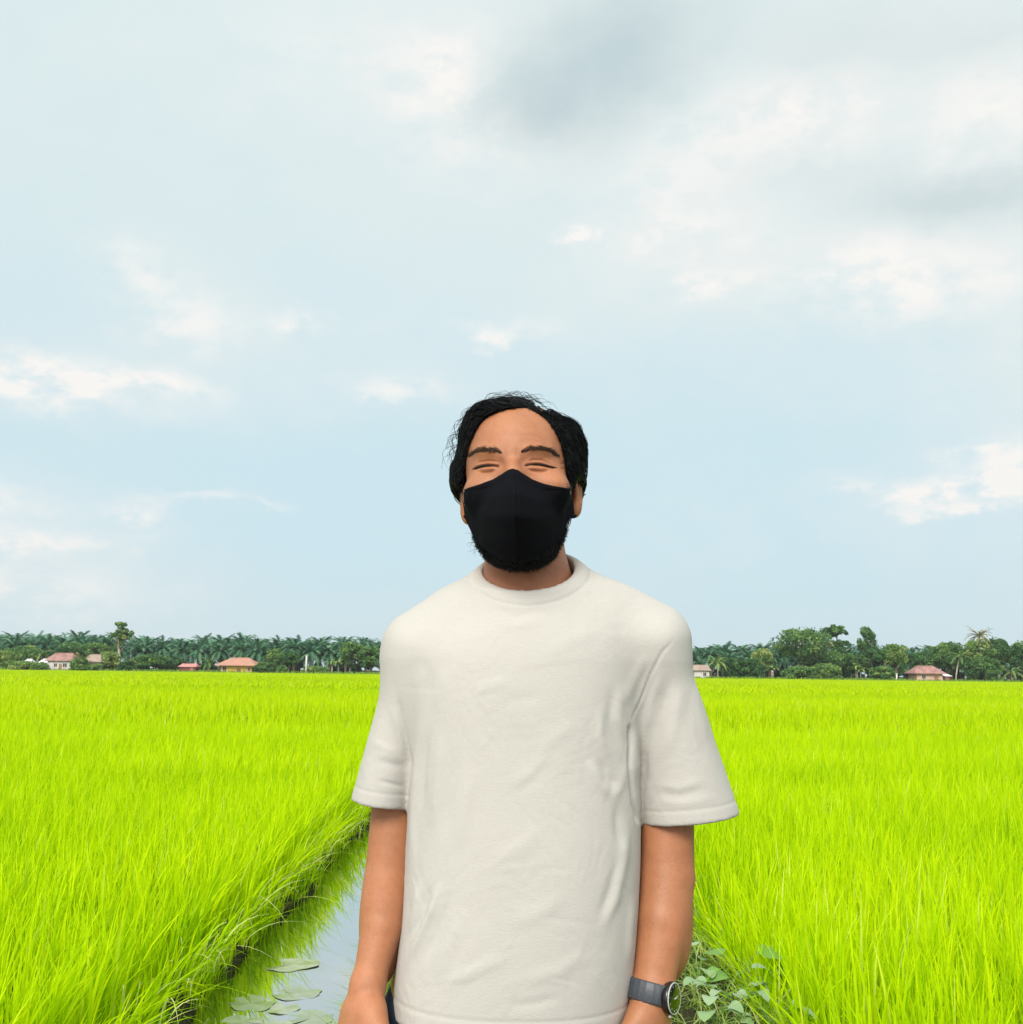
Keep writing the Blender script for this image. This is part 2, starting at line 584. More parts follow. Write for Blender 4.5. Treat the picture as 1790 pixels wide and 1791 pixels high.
def bank_grass():
    mb = MB()
    n = 42000
    y = 1.0 + 10 * rng.uniform(0, 1, n) ** 1.25
    x = rng.uniform(-.60, 1.05, n)
    thin = lowfreq(x, y, 9, .35)
    keep = rng.uniform(0, 1, n) < np.clip(.72 + .35 * thin, .12, 1) * np.where(x > .62, .55, 1)
    x, y = x[keep], y[keep]
    n = len(x)
    h = rng.uniform(.04, .11, n) * (1 + .3 * lowfreq(x, y, 3, .5)) + np.where(x > .7, rng.uniform(0, .08, n), 0)
    az = rng.uniform(0, 2 * np.pi, n)
    lean = rng.uniform(.02, .12, n)
    z = np.where(x < -.42, -.01 + (x + .42) * .6, .0)
    blades(mb, np.stack([x, y, z - .01], -1), h, az, lean, rng.uniform(.003, .007, n), rng.uniform(0, 6.28, n), 3,
           np.clip(rng.normal(.5, .22, n), 0, 1), rng.uniform(0, .5, n))
    n = 42000
    y = 6 + 60 * rng.uniform(0, 1, n) ** 2.0
    x = rng.uniform(-.58, 1.05, n)
    blades(mb, np.stack([x, y, np.full(n, -.01)], -1), rng.uniform(.06, .16, n), rng.uniform(0, 6.28, n), rng.uniform(.02, .12, n),
           rng.uniform(.01, .03, n) * (1 + y / 25), rng.uniform(-1, 1, n), 2, np.clip(rng.normal(.5, .2, n), 0, 1))
    # long stray stems lying across the weeds on the right edge of the bank
    n = 700
    x = rng.uniform(.5, 1.08, n)
    y = rng.uniform(1.6, 6, n)
    blades(mb, np.stack([x, y, np.full(n, 0.0)], -1), rng.uniform(.08, .22, n), rng.uniform(0, 6.28, n), rng.uniform(.12, .34, n),
           rng.uniform(.004, .008, n), rng.uniform(0, 6.28, n), 6, rng.uniform(.5, 1, n), rng.uniform(.3, .8, n), 1.5)
    # tufts at the water's edge on the near bank
    n = 2600
    y = rng.uniform(1.5, 9, n)
    x = -.52 + rng.normal(0, .05, n)
    blades(mb, np.stack([x, y, np.full(n, -.14)], -1), rng.uniform(.10, .28, n), rng.normal(np.pi, .9, n), rng.uniform(.05, .26, n),
           rng.uniform(.004, .008, n), rng.uniform(0, 6.28, n), 5, rng.uniform(.3, .9, n), rng.uniform(.1, .5, n))
    # cut stems floating on the channel
    n = 150
    y = 1.5 + 7 * rng.uniform(0, 1, n) ** 1.3
    blades(mb, np.stack([rng.uniform(-1.3, -.6, n), y, np.full(n, WZ + .002)], -1), rng.uniform(.002, .010, n), rng.uniform(0, 6.28, n), rng.uniform(.05, .22, n),
           rng.uniform(.003, .006, n), rng.uniform(0, 6.28, n), 4, rng.uniform(.1, .9, n), 0.6, 1.1)
    tag(mb.build('bank_grass', PATHG), 'short tufted grass covering the bank the man stands on', 'grass', kind='stuff')


bank_grass()


# ------------------------------------------------------------------ lily pads and weeds
def lily_pad(px, py, rx, tintv, label, tilt=0.0, seed=0):
    r = np.random.default_rng(seed)
    c = ray(px, py)
    t = (WZ - CAM[2]) / c[2]
    c = CAM + c * t
    n = 40
    th = np.linspace(0.09, 2 * np.pi - 0.09, n)
    ph = r.uniform(0, 6.28, 3)
    rad = rx * (.9 + .07 * np.sin(2 * th + ph[0]) + .05 * np.sin(5 * th + ph[1]) + .02 * np.sin(11 * th + ph[2]))
    rings = [.12, .4, .7, .92, 1.0]
    V = [[0, 0, 0.004]]
    for q in rings:
        zz = .0035 + .002 * np.sin(3 * th + ph[2]) * q + .001 * (q > .95) * (1 + np.sin(4 * th + ph[0])) * .5
        V += np.stack([rad * q * np.cos(th), rad * q * np.sin(th) * .92, zz], -1).tolist()
    V = np.array(V)
    F = []
    j = np.arange(n - 1)
    T = np.stack([np.zeros(n - 1, int), 1 + j, 2 + j], -1)
    for k in range(len(rings) - 1):
        a = 1 + k * n + j
        F.append(np.stack([a, a + n, a + n + 1, a + 1], -1))
    Q = np.concatenate(F)
    top = len(V)
    W = V.copy()
    W[:, 2] -= .0008
    V2 = np.concatenate([V, W])
    o = mesh_obj('lily_pad', V2, [np.concatenate([T, T[:, ::-1] + top]), np.concatenate([Q, Q[:, ::-1] + top])], LILY, attrs={'tint': np.full(len(V2), tintv)})
    o.location = (c[0], c[1], WZ - .0022)
    o.rotation_euler = (tilt, tilt * .5, r.uniform(0, 6.28))
    tag(o, label, 'lily pad', 'lily pads floating on the water channel')


for i, a in enumerate([(512, 1688, .15, .95, 'dry pale lily pad lying farthest up the channel under drooping rice', .02),
                       (520, 1738, .125, .6, 'round grey-green lily pad in mid channel, nearest to the open water'),
                       (440, 1756, .125, .35, 'green lily pad close against the rice edge of the channel'),
                       (497, 1765, .085, .75, 'small pale lily pad squeezed between larger pads'),
                       (545, 1782, .12, .55, 'grey-green lily pad at the bottom edge of the photo'),
                       (425, 1788, .10, .5, 'lily pad half hidden under rice blades at the bottom left of the channel'),
                       (478, 1800, .12, .8, 'pale lily pad cut off by the bottom edge of the photo')]):
    lily_pad(*a, seed=30 + i)


def weed(px, py, leaves, label, seed, size=.05, tint=(.5, .9)):
    r = np.random.default_rng(seed)
    c = ray(px, py)
    c = CAM + c * ((0.02 - CAM[2]) / c[2])
    o = empty('broadleaf_weed', (c[0], c[1], 0.0))
    tag(o, label, 'weed', 'broad-leaved weeds on the bank')
    st = MB()
    lf = MB()
    for k in range(leaves):
        a = r.uniform(0, 6.28)
        L = r.uniform(.05, .13)
        hh = r.uniform(.05, .15)
        t = np.linspace(0, 1, 6)
        pts = np.stack([np.cos(a) * L * t ** 1.4, np.sin(a) * L * t ** 1.4, hh * np.sin(t * 1.5)], -1)
        st.tube(pts, np.linspace(.003, .0018, 6), 5, .2)
        tip = pts[-1]
        s = size * r.uniform(.7, 1.25)
        u = np.linspace(0, 1, 9)
        wd = s * .72 * np.sin(np.pi * u ** .7) ** .55
        wd[-1] = 0.001
        d = np.array([math.cos(a), math.sin(a), -.2])
        sd = np.array([-math.sin(a), math.cos(a), r.uniform(-.3, .3)])
        mid = tip + (u[:, None] * s * 1.5) * d + np.array([0, 0, .012]) * np.sin(np.pi * u)[:, None]
        Lf = mid + sd * wd[:, None] + np.array([0, 0, .006]) * (wd / s)[:, None]
        Rf = mid - sd * wd[:, None] + np.array([0, 0, .006]) * (wd / s)[:, None]
        V = np.concatenate([Lf, mid, Rf])
        j = np.arange(8)
        F = np.concatenate([np.stack([j, j + 1, j + 10, j + 9], -1), np.stack([j + 9, j + 10, j + 19, j + 18], -1)])
        lf.add(V, [F], r.uniform(*tint))
    st.build('stem', WEED, o)
    lf.build('leaves', WEED, o)


for i, a in enumerate([(1262, 1752, 5, 'pale broad-leaved weed just right of the wristwatch'), (1305, 1722, 4, 'bright green weed with one large leaf under the rice edge', ),
                       (1295, 1778, 6, 'whitish broad-leaved weed at the bottom of the bank, below the bright leaf'), (1222, 1716, 5, 'small grey-green weed beside the forearm above the watch'),
                       (1250, 1800, 6, 'low weed at the very bottom edge right of the hand'), (1350, 1800, 5, 'broad-leaved weed under leaning rice at the bottom edge')]):
    weed(a[0], a[1], a[2], a[3], 60 + i, .042 if i != 1 else .07, (.6, 1) if i != 1 else (.05, .25))


# ------------------------------------------------------------------ village and trees
VY = 286.0


def gx(px, Y=VY):
    return float(P(px, 1183, Y)[0])


def mpp(Y=VY):
    return Y / FPX * 1.02


def crown_clumps(mb, r, centre, rad, nclump, leaves, leaf, tint, spread=.16, lo=-.55):
    centre, rad = np.array(centre, float), np.array(rad, float)
    for k in range(nclump):
        d = r.normal(0, 1, 3)
        d /= np.linalg.norm(d)
        if d[2] < lo:
            d[2] = -d[2]
        q = r.uniform(.45, 1.0) ** .6
        c = centre + d * rad * q * r.uniform(.8, 1.05)
        cr = rad * r.uniform(.22, .40)
        n = leaves
        p = r.normal(0, 1, (n, 3))
        p /= np.linalg.norm(p, axis=1)[:, None]
        p *= r.uniform(.3, 1, (n, 1)) ** .5
        p = c + p * cr
        a = r.normal(0, 1, (n, 3))
        a /= np.linalg.norm(a, axis=1)[:, None]
        b = np.cross(a, r.normal(0, 1, (n, 3)))
        b /= np.linalg.norm(b, axis=1)[:, None]
        s = leaf * r.uniform(.5, 1.3, (n, 1))
        V = np.stack([p - a * s, p + b * s * .5, p + a * s, p - b * s * .5], 1).reshape(-1, 3)
        F = np.arange(n * 4).reshape(n, 4)
        t = np.clip(tint + r.normal(0, spread) + r.normal(0, .08, n), 0, 1)
        mb.add(V, [F], np.repeat(t, 4))


def broad_tree(name, cat, label, px, top, w, tint, seed, Y=VY, trunk=None, base=None, cols=1, group=None, shape='round', leaf=.38):
    r = np.random.default_rng(seed)
    base_y = 1171.0 + px * (20 / 1790.0) if base is None else base
    H = (base_y - top) * mpp(Y) + .3
    W = w * mpp(Y) / 2
    o = empty(name, (gx(px, Y), Y, 0), 0)
    tag(o, label, cat, group)
    tr = MB()
    ch = H * (.8 if shape == 'shrub' else .62)
    cz = H - ch / 2
    tr.tube([(0, 0, -.3), (r.normal(0, .1), 0, H * .3), (r.normal(0, .2), r.normal(0, .2), H * .6), (r.normal(0, .3), 0, H * .88)],
            np.array([.32, .25, .16, .06]) * (H / 9 + .15), 8)
    for k in range(6):
        a = r.uniform(0, 6.28)
        z0 = H * r.uniform(.35, .65)
        tr.tube([(0, 0, z0), (math.cos(a) * W * .4, math.sin(a) * W * .4, z0 + H * .13), (math.cos(a) * W * .75, math.sin(a) * W * .75, z0 + H * .2)],
                np.array([.12, .08, .03]) * (H / 9 + .1), 6)
    tr.build('trunk', PALEBARK if trunk == 'pale' else BARK, o)
    mb = MB()
    nc = int(26 + W * 5)
    if shape == 'umbrella':
        for k in range(5):
            a = r.uniform(0, 6.28)
            q = W * r.uniform(.3, .75)
            crown_clumps(mb, r, (math.cos(a) * q, math.sin(a) * q, H * r.uniform(.62, .93)), (W * .5, W * .5, H * .09), 9, 70, leaf, tint)
        crown_clumps(mb, r, (0, 0, H * .9), (W * .55, W * .55, H * .1), 10, 70, leaf, tint)
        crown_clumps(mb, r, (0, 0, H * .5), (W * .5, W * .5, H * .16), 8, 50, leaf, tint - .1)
    else:
        crown_clumps(mb, r, (0, 0, cz), (W, W, ch / 2), nc, 85, leaf, tint, lo=-.75)
        if shape == 'shrub':
            crown_clumps(mb, r, (0, 0, H * .3), (W, W, H * .3), nc // 2, 80, leaf, tint, lo=-1)
        else:
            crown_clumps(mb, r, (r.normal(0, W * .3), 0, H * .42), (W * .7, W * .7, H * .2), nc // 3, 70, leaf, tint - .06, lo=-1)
    mb.build('crown', BROAD, o, smooth=False)
    return o


def frond(mb, r, org, az, L, rise, droop, nl, ll, tint, w=.12):
    """one pinnate frond: an arching midrib with two rows of leaflets"""
    t = np.linspace(0, 1, 9)
    hx = L * t * (1 - .12 * t)
    hz = rise * L * t - droop * L * t ** 2.2
    d = np.array([math.cos(az), math.sin(az), 0])
    sd = np.array([-math.sin(az), math.cos(az), 0])
    mid = np.array(org) + hx[:, None] * d + hz[:, None] * np.array([0, 0, 1])
    mb.tube(mid, np.linspace(.07, .02, 9) * L / 5, 4, tint)
    u = np.linspace(.12, 1, nl)
    c = np.stack([np.interp(u, t, mid[:, i]) for i in range(3)], -1)
    tan = np.gradient(c, axis=0)
    tan /= np.linalg.norm(tan, axis=1)[:, None]
    for s in (-1, 1):
        ln = ll * (np.sin(np.pi * (u * .86 + .1)) ** .6) * r.uniform(.8, 1.15, nl)
        tip = c + (sd * s * .8 + tan * .62) * ln[:, None] + np.array([0, 0, 1]) * (r.uniform(-.42, .12, nl) * ln)[:, None]
        V = np.stack([c - tan * w, c + tan * w, tip], 1).reshape(-1, 3)
        mb.add(V, [np.arange(nl * 3).reshape(nl, 3)], np.repeat(np.clip(tint + r.normal(0, .12, nl), 0, 1), 3))


def palm_crown(seed, n, L, ll, nl, t0, t1, upright=1.0):
    r = np.random.default_rng(seed)
    mb = MB()
    for k in range(n):
        q = k / n
        az = k * 2.39996 + r.normal(0, .15)
        rise = (1.15 - 1.35 * q) * upright + r.normal(0, .08)
        droop = .45 + .35 * q + r.normal(0, .06)
        frond(mb, r, (0, 0, 0), az, L * r.uniform(.85, 1.1) * (.8 + .25 * math.sin(math.pi * q)), rise, droop, nl, ll, t0 + (t1 - t0) * r.uniform(0, 1), .15)
    return mb


def palm_trunk(H, r0, r1, bend=(0, 0), bulge=True):
    t = np.linspace(0, 1, 9)
    pts = np.stack([bend[0] * t ** 1.6, bend[1] * t, -.3 + (H + .3) * t], -1)
    rad = r0 + (r1 - r0) * t
    mb = MB()
    mb.tube(pts, rad * (1 + .12 * np.sin(t * 40)), 8)
    return mb


# oil palm plantation: four models, then copies
OILS = []
for k in range(4):
    cm = palm_crown(100 + k, 44, 5.2, 1.15, 20, .05, .85).data('oil_palm_crown', PALM, False)
    tm = palm_trunk(7.2, .45, .38).data('oil_palm_trunk', BARK)
    OILS.append((cm, tm))
oil_n = 0
for row, (Y, sp, lab) in enumerate([(306, 5.6, 'oil palm in the front row of the dark plantation behind the village'),
                                    (315, 6.2, 'oil palm in the second row of the dark plantation behind the village'),
                                    (326, 6.6, 'oil palm showing its crown at the skyline of the dark plantation')]):
    half = Y * .56
    x = -half
    while x < half:
        pxx = 895 + x / Y * FPX
        hid = 690 < pxx < 1200          # behind the man's chest in the photograph: keep a thinner row there
        if not hid or row == 0:
            k = int(rng.integers(4))
            H = [6.4, 7.4, 8.6][row] + rng.normal(0, .45) - (0.5 if pxx > 900 else 0)
            o = empty('oil_palm', (x + rng.normal(0, .5), Y + rng.normal(0, 1.2), 0), rng.uniform(0, 6.28))
            tag(o, lab, 'oil palm', 'oil palms of the plantation')
            s = rng.uniform(.9, 1.1)
            cr = bpy.data.objects.new('crown', OILS[k][0])
            col.objects.link(cr)
            cr.parent = o
            cr.location = (0, 0, H)
            cr.scale = (s, s, s)
            tr = bpy.data.objects.new('trunk', OILS[k][1])
            col.objects.link(tr)
            tr.parent = o
            tr.scale = (1, 1, (H + .4) / 7.2)
            oil_n += 1
        x += sp * rng.uniform(.85, 1.15)


def palm(name, cat, label, px, top, base, Lpx, seed, t0=.3, t1=.9, lean=0.0, mat=None, n=22, trunk=PALEBARK, Y=VY - 3, ll=.7, upright=1.0, rt=.16):
    m = mpp(Y)
    H = max((base - top) * m - Lpx * m * .55, .25)
    o = empty(name, (gx(px, Y), Y, 0))
    tag(o, label, cat)
    b = (lean * m, 0)
    palm_trunk(H, rt * 1.3, rt, b).build('trunk', trunk, o)
    c = palm_crown(seed, n, Lpx * m, ll, 18, t0, t1, upright).build('crown', mat or BROAD, o, False)
    c.location = (b[0], 0, H)
    return o


def banana(label, px, top, base, seed, n=9, tint=(.5, .95), Y=VY - 4):
    r = np.random.default_rng(seed)
    m = mpp(Y)
    H = (base - top) * m
    o = empty('banana_plant', (gx(px, Y), Y, 0))
    tag(o, label, 'banana plant')
    st = MB()
    lf = MB()
    for s in range(3):
        ox = r.normal(0, .8)
        hs = H * r.uniform(.4, .6)
        st.tube([(ox, 0, -.2), (ox, 0, hs)], [.14, .09], 7)
        for k in range(n):
            a = r.uniform(0, 6.28)
            L = H * r.uniform(.45, .7)
            t = np.linspace(0, 1, 8)
            d = np.array([math.cos(a), math.sin(a), 0])
            sd = np.array([-math.sin(a), math.cos(a), 0])
            mid = np.array([ox, 0, hs]) + (L * .8 * t)[:, None] * d + (L * (r.uniform(.7, 1.2) * t - r.uniform(.6, 1.1) * t ** 2))[:, None] * np.array([0, 0, 1])
            wd = .32 * np.sin(np.pi * np.clip(t * .9 + .08, 0, 1)) ** .7
            A, B = mid + sd * wd[:, None] - np.array([0, 0, .1]) * wd[:, None], mid - sd * wd[:, None] - np.array([0, 0, .1]) * wd[:, None]
            V = np.concatenate([A, mid, B])
            j = np.arange(7)
            lf.add(V, [np.concatenate([np.stack([j, j + 1, j + 9, j + 8], -1), np.stack([j + 8, j + 9, j + 17, j + 16], -1)])], r.uniform(*tint))
    st.build('stem', PALEBARK, o)
    lf.build('leaves', BROAD, o)


# houses -------------------------------------------------------------
ROOF_PINK = plain_mat('pink_roof', (0.42, 0.22, 0.20), .8, (0.22, 0.14, 0.12), .8)
ROOF_ORANGE = plain_mat('orange_roof', (0.52, 0.24, 0.17), .8, (0.36, 0.24, 0.18), .8)
ROOF_RED = plain_mat('rust_roof', (0.62, 0.30, 0.28), .8, (0.45, 0.2, 0.18), 1.4)
ROOF_BROWN = plain_mat('brown_roof', (0.40, 0.31, 0.26), .85, (0.28, 0.22, 0.18), 1.4)
ROOF_WHITE = plain_mat('white_roof', (0.80, 0.83, 0.88), .5, (0.66, 0.68, 0.72), 1.4)
W_PINK = plain_mat('pink_wall', (0.72, 0.50, 0.40), .9, (0.60, 0.40, 0.32), .9)
W_YELLOW = plain_mat('yellow_wall', (0.85, 0.58, 0.14), .9, (0.78, 0.52, 0.15), .9)
W_WHITE = plain_mat('white_wall', (0.70, 0.68, 0.66), .9, (0.50, 0.48, 0.46), .9)
W_RED = plain_mat('red_wall', (0.24, 0.07, 0.06), .9, (0.16, 0.05, 0.045), .9)
DARK = plain_mat('dark_opening', (0.03, 0.03, 0.035), .4)
WOOD = plain_mat('door_wood', (0.36, 0.20, 0.12), .8)
CONC = plain_mat('pale_concrete', (0.74, 0.72, 0.70), .9, (0.6, 0.58, 0.55), 1.0)


def house(name, label, px, w, d, h, rh, wall, roof, over=.7, Y=VY - 8, windows=(), doors=(), hip=.4, cat='house', annex=None, ridge=None):
    o = empty(name, (gx(px, Y), Y, 0))
    tag(o, label, cat)
    mb = MB()
    t = .18
    mb.box((0, -d / 2 + t / 2, h / 2 - .2), (w, t, h + .4))
    mb.box((0, d / 2 - t / 2, h / 2 - .2), (w, t, h + .4))
    mb.box((-w / 2 + t / 2, 0, h / 2 - .2), (t, d - 2 * t, h + .4))
    mb.box((w / 2 - t / 2, 0, h / 2 - .2), (t, d - 2 * t, h + .4))
    mb.build('wall', wall, o, False)
    rb = MB()
    X, Dd = w / 2 + over, d / 2 + over
    q = X * (1 - hip)
    e = .14
    V = np.array([[-X, -Dd, h], [X, -Dd, h], [X, Dd, h], [-X, Dd, h], [-q, 0, h + rh], [q, 0, h + rh],
                  [-X, -Dd, h - e], [X, -Dd, h - e], [X, Dd, h - e], [-X, Dd, h - e]])
    V[:, 2] += .15
    rb.add(V, [np.array([[0, 1, 5, 4], [2, 3, 4, 5], [0, 6, 7, 1], [1, 7, 8, 2], [2, 8, 9, 3], [3, 9, 6, 0], [6, 9, 8, 7]]), np.array([[1, 2, 5], [3, 0, 4]])])
    rb.box((0, 0, h + rh + .17), (2 * q, .3, .12))
    rb.build('roof', roof, o, False)
    for (x, z, ww, hh) in windows:
        wb = MB()
        wb.box((x, -d / 2 - .02, z + hh / 2 + .06), (ww + .2, .1, .12))
        wb.box((x, -d / 2 - .02, z - hh / 2 - .06), (ww + .2, .1, .12))
        wb.box((x - ww / 2 - .05, -d / 2 - .02, z), (.1, .1, hh))
        wb.box((x + ww / 2 + .05, -d / 2 - .02, z), (.1, .1, hh))
        wb.box((x, -d / 2 - .02, z), (.07, .08, hh))
        f = wb.build('window', CONC, o, False)
        pb = MB()
        pb.box((x, -d / 2 - .003, z), (ww, .05, hh))
        pb.build('pane', DARK, f, False)
    for (x, ww, hh) in doors:
        db = MB()
        db.box((x, -d / 2 - .02, hh / 2), (ww, .08, hh))
        db.build('door', WOOD, o, False)
    if annex:
        ax, aw, ah, amat = annex
        ab = MB()
        s = 1 if ax > 0 else -1
        V = np.array([[ax - aw / 2, -d / 2 - .5, ah - .1], [ax + aw / 2, -d / 2 - .5, ah - .25], [ax + aw / 2, d / 2, ah], [ax - aw / 2, d / 2, ah + .15]])
        V = np.concatenate([V, V - np.array([0, 0, .12])])
        ab.add(V, [np.array([[0, 1, 2, 3], [7, 6, 5, 4], [0, 4, 5, 1], [1, 5, 6, 2], [2, 6, 7, 3], [3, 7, 4, 0]])])
        for yy in (-d / 2 - .4, d / 2 - .3):
            ab.box((ax + s * (aw / 2 - .15), yy, ah / 2 - .2), (.14, .14, ah - .1))
        ab.build('awning', amat, o, False)
    return o


house('house', 'whitish house with faded pink hip roof among trees on the far left', 110, 6.2, 6, 2.7, 2.0, W_WHITE, ROOF_PINK, .6,
      windows=[(-.9, 1.6, .8, .9), (1.6, 1.6, 1.0, 1.0)], doors=[(.4, .8, 1.9)], hip=.35)
house('house', 'house with weathered brown roof right of the pink-roofed one, screened by palms', 164, 4.6, 5, 2.5, 2.0, W_WHITE, ROOF_BROWN, .6, Y=VY - 2,
      windows=[(0, 1.5, 1, 1)], hip=.5)
house('shed', 'white tin-roofed shed beside the pink-roofed house on the far left', 80, 2.6, 3, 2.2, .9, W_WHITE, ROOF_WHITE, .3, Y=VY - 5, doors=[(.2, .9, 1.8)], cat='shed')
house('shed', 'tiny white-roofed shed half hidden in bushes at the far left', 50, 1.6, 2.5, 2.2, .8, W_WHITE, ROOF_WHITE, .3, Y=VY - 5, doors=[(0, .8, 1.8)], cat='shed')
house('shed', 'low dark red shed with pinkish roof left of the yellow house', 331, 4.2, 4, 1.5, .75, W_RED, ROOF_RED, .35, doors=[(1.2, .9, 1.4)], hip=.2, cat='shed')
house('house', 'yellow house with an orange-pink tiled roof and flat side awning', 419, 8.2, 7, 2.0, 2.0, W_YELLOW, ROOF_ORANGE, 1.3,
      windows=[(-3.2, 1.2, .9, 1.1), (3.3, 1.1, .5, 1.0)], doors=[(.6, 1.1, 1.25)], hip=.55, annex=(6.2, 3.4, 2.25, ROOF_BROWN))
house('house', 'pale house corner beside the man, half hidden behind a bush', 1225, 4.0, 5, 2.2, 1.4, W_WHITE, ROOF_BROWN, .5, windows=[(.8, 1.3, .8, .9)], hip=.3)
house('house', 'pink house with a salmon hip roof on the right', 1619, 6.8, 6, 2.1, 2.0, W_PINK, ROOF_PINK, .9, windows=[(-1.6, 1.3, .9, 1.0)], doors=[(1.7, 1.1, 1.6)], hip=.5)
house('shed', 'small open shed with shiny white roof beside the pink house', 1652, 2.2, 3, 1.5, .5, W_RED, ROOF_WHITE, .3, Y=VY - 8, doors=[(0, 1.0, 1.2)], cat='shed')


def post(name, label, cat, px, h, r0, Y=VY - 12, cap=False):
    o = empty(name, (gx(px, Y), Y, 0))
    tag(o, label, cat)
    mb = MB()
    mb.tube([(0, 0, -.2), (0, 0, h)], [r0, r0 * .85], 10)
    mb.build('shaft', CONC, o)
    cb = MB()
    cb.box((0, 0, h + .08), (r0 * 2.3, r0 * 2.3, .16))
    cb.build('cap', CONC, o, False)


post('concrete_post', 'tall white concrete post standing at the field edge left of the man', 'post', 535, 4.9, .26)
post('concrete_post', 'short white post left of the pink house', 'post', 1569, 2.0, .22)

T = broad_tree
T('tree', 'tree', 'tall slender tree with pale bare trunk rising above the palms on the left', 205, 1091, 40, .55, 201, trunk='pale', shape='umbrella', Y=VY + 4)
T('shrub', 'shrub', 'pale bushy shrub at the left edge of the photo', 10, 1140, 46, .62, 202, shape='shrub')
T('shrub', 'shrub', 'light green leafy clump between the left edge and the tiny white shed', 42, 1133, 66, .5, 203, shape='shrub', Y=VY + 4)
T('tree', 'tree', 'mid-green tree behind the pink-roofed house on the far left', 120, 1127, 60, .3, 204, Y=VY + 6)
T('shrub', 'shrub', 'low pale shrub in front of the tiny white shed', 38, 1158, 40, .7, 205, shape='shrub', Y=VY - 12)
T('tree', 'tree', 'greyish tree behind the brown-roofed house', 165, 1128, 46, .45, 206, Y=VY + 5)
T('shrub', 'shrub', 'sprawling bush covering the right half of the pink-roofed house', 137, 1152, 26, .6, 236, shape='shrub', Y=VY - 14)
T('shrub', 'shrub', 'pale bush in front of the white tin-roofed shed', 66, 1160, 26, .6, 237, shape='shrub', Y=VY - 13)
T('shrub', 'shrub', 'dark bush overlapping the right end of the yellow house', 462, 1160, 30, .35, 238, shape='shrub', Y=VY - 13)
T('shrub', 'shrub', 'yellow-green shrub at the foot of the tall slender tree', 190, 1143, 40, .78, 207, shape='shrub')
T('shrub', 'shrub', 'small dark shrub low in front of the slender tree', 220, 1158, 26, .12, 208, shape='shrub', Y=VY - 9)
T('shrub', 'shrub', 'large round dark green bush left of the red shed', 268, 1146, 62, .28, 209, shape='shrub', Y=VY - 6)
T('shrub', 'shrub', 'low hedge-like bush right of the brown-roofed house', 150, 1160, 48, .5, 210, shape='shrub', Y=VY - 11)
T('tree', 'tree', 'grey-green tree just right of the yellow house awning', 478, 1137, 32, .45, 211)
T('tree', 'tree', 'round dark green tree between the yellow house and the tall white post', 505, 1142, 32, .22, 212, Y=VY - 3)
T('shrub', 'shrub', 'small round bush at the field edge right of the yellow house', 492, 1165, 18, .45, 213, shape='shrub', Y=VY - 12)
T('shrub', 'shrub', 'low bushes at the foot of the tall white post', 552, 1166, 40, .6, 214, shape='shrub', Y=VY - 8)
T('tree', 'tree', 'olive tree with visible trunk left of the man shoulder', 612, 1126, 40, .5, 215, trunk='pale')
T('tree', 'tree', 'round green tree touching the man left sleeve edge', 648, 1132, 42, .32, 216, Y=VY - 3)
T('shrub', 'shrub', 'small dark shrub between the red shed and the small palm', 304, 1152, 26, .1, 217, shape='shrub', Y=VY + 2)
T('shrub', 'shrub', 'round dark bush right of the pale house corner', 1281, 1153, 34, .22, 218, shape='shrub', Y=VY - 4)
T('shrub', 'shrub', 'wider very dark round bush in the middle of the right village', 1316, 1154, 48, .1, 219, shape='shrub', Y=VY - 6)
T('tree', 'tree', 'yellowish light tree above the very dark bush', 1333, 1138, 38, .82, 220, Y=VY + 2)
T('tree', 'tree', 'big broad olive-green tree, the largest on the right side', 1405, 1103, 92, .42, 221, Y=VY + 4, leaf=.42)
T('tree', 'tree', 'tall open-crowned tree with sky gaps right of the big olive tree', 1468, 1094, 56, .35, 222, trunk='pale', shape='umbrella', Y=VY + 6)
T('tree', 'tree', 'bluish green tree under the open-crowned tall tree', 1470, 1138, 62, .2, 223)
T('tree', 'tree', 'tall narrow tree with rounded top rising over the palms on the right', 1521, 1099, 32, .3, 224, Y=VY + 6)
T('tree', 'tree', 'dark green tree under the tall narrow tree', 1527, 1136, 46, .15, 225)
T('tree', 'tree', 'olive brown tree left of the pink house', 1568, 1130, 42, .6, 226, Y=VY - 2)
T('shrub', 'shrub', 'low bush left of the short white post', 1400, 1166, 60, .4, 227, shape='shrub', Y=VY - 8)
T('tree', 'tree', 'broad dark tree behind the pink house', 1618, 1141, 60, .25, 228, Y=VY + 6)
T('tree', 'tree', 'spreading mid-green tree behind the white-roofed small shed', 1660, 1128, 60, .4, 229, Y=VY + 6)
T('tree', 'tree', 'olive tree draped in dry leaves right of the leaning coconut palm', 1712, 1122, 50, .66, 230, Y=VY + 2)
T('tree', 'tree', 'dark tree with pale trunk near the right edge', 1748, 1116, 40, .2, 231, trunk='pale', Y=VY + 4)
T('shrub', 'shrub', 'dense green bush at the right between the coconut and the low palm', 1722, 1152, 56, .3, 232, shape='shrub', Y=VY - 5)
T('tree', 'tree', 'mid-green tree at the right edge of the photo', 1790, 1128, 48, .3, 233, Y=VY + 3)
T('shrub', 'shrub', 'low bush at the field edge under the big olive tree', 1445, 1162, 50, .55, 234, shape='shrub', Y=VY - 8)
T('shrub', 'shrub', 'small bush between the short white post and the dark tree', 1545, 1166, 40, .5, 235, shape='shrub', Y=VY - 8)
palm('coconut_palm', 'palm', 'coconut palm with leaning pale trunk right of the small white-roofed shed', 1672, 1134, 1190, 24, 301, lean=9, n=20, upright=.9)
palm('coconut_palm', 'palm', 'tall spiky palm with browned fronds rising above the right trees', 1718, 1099, 1191, 26, 302, .3, 1., mat=DRYP, Y=VY + 3, n=24)
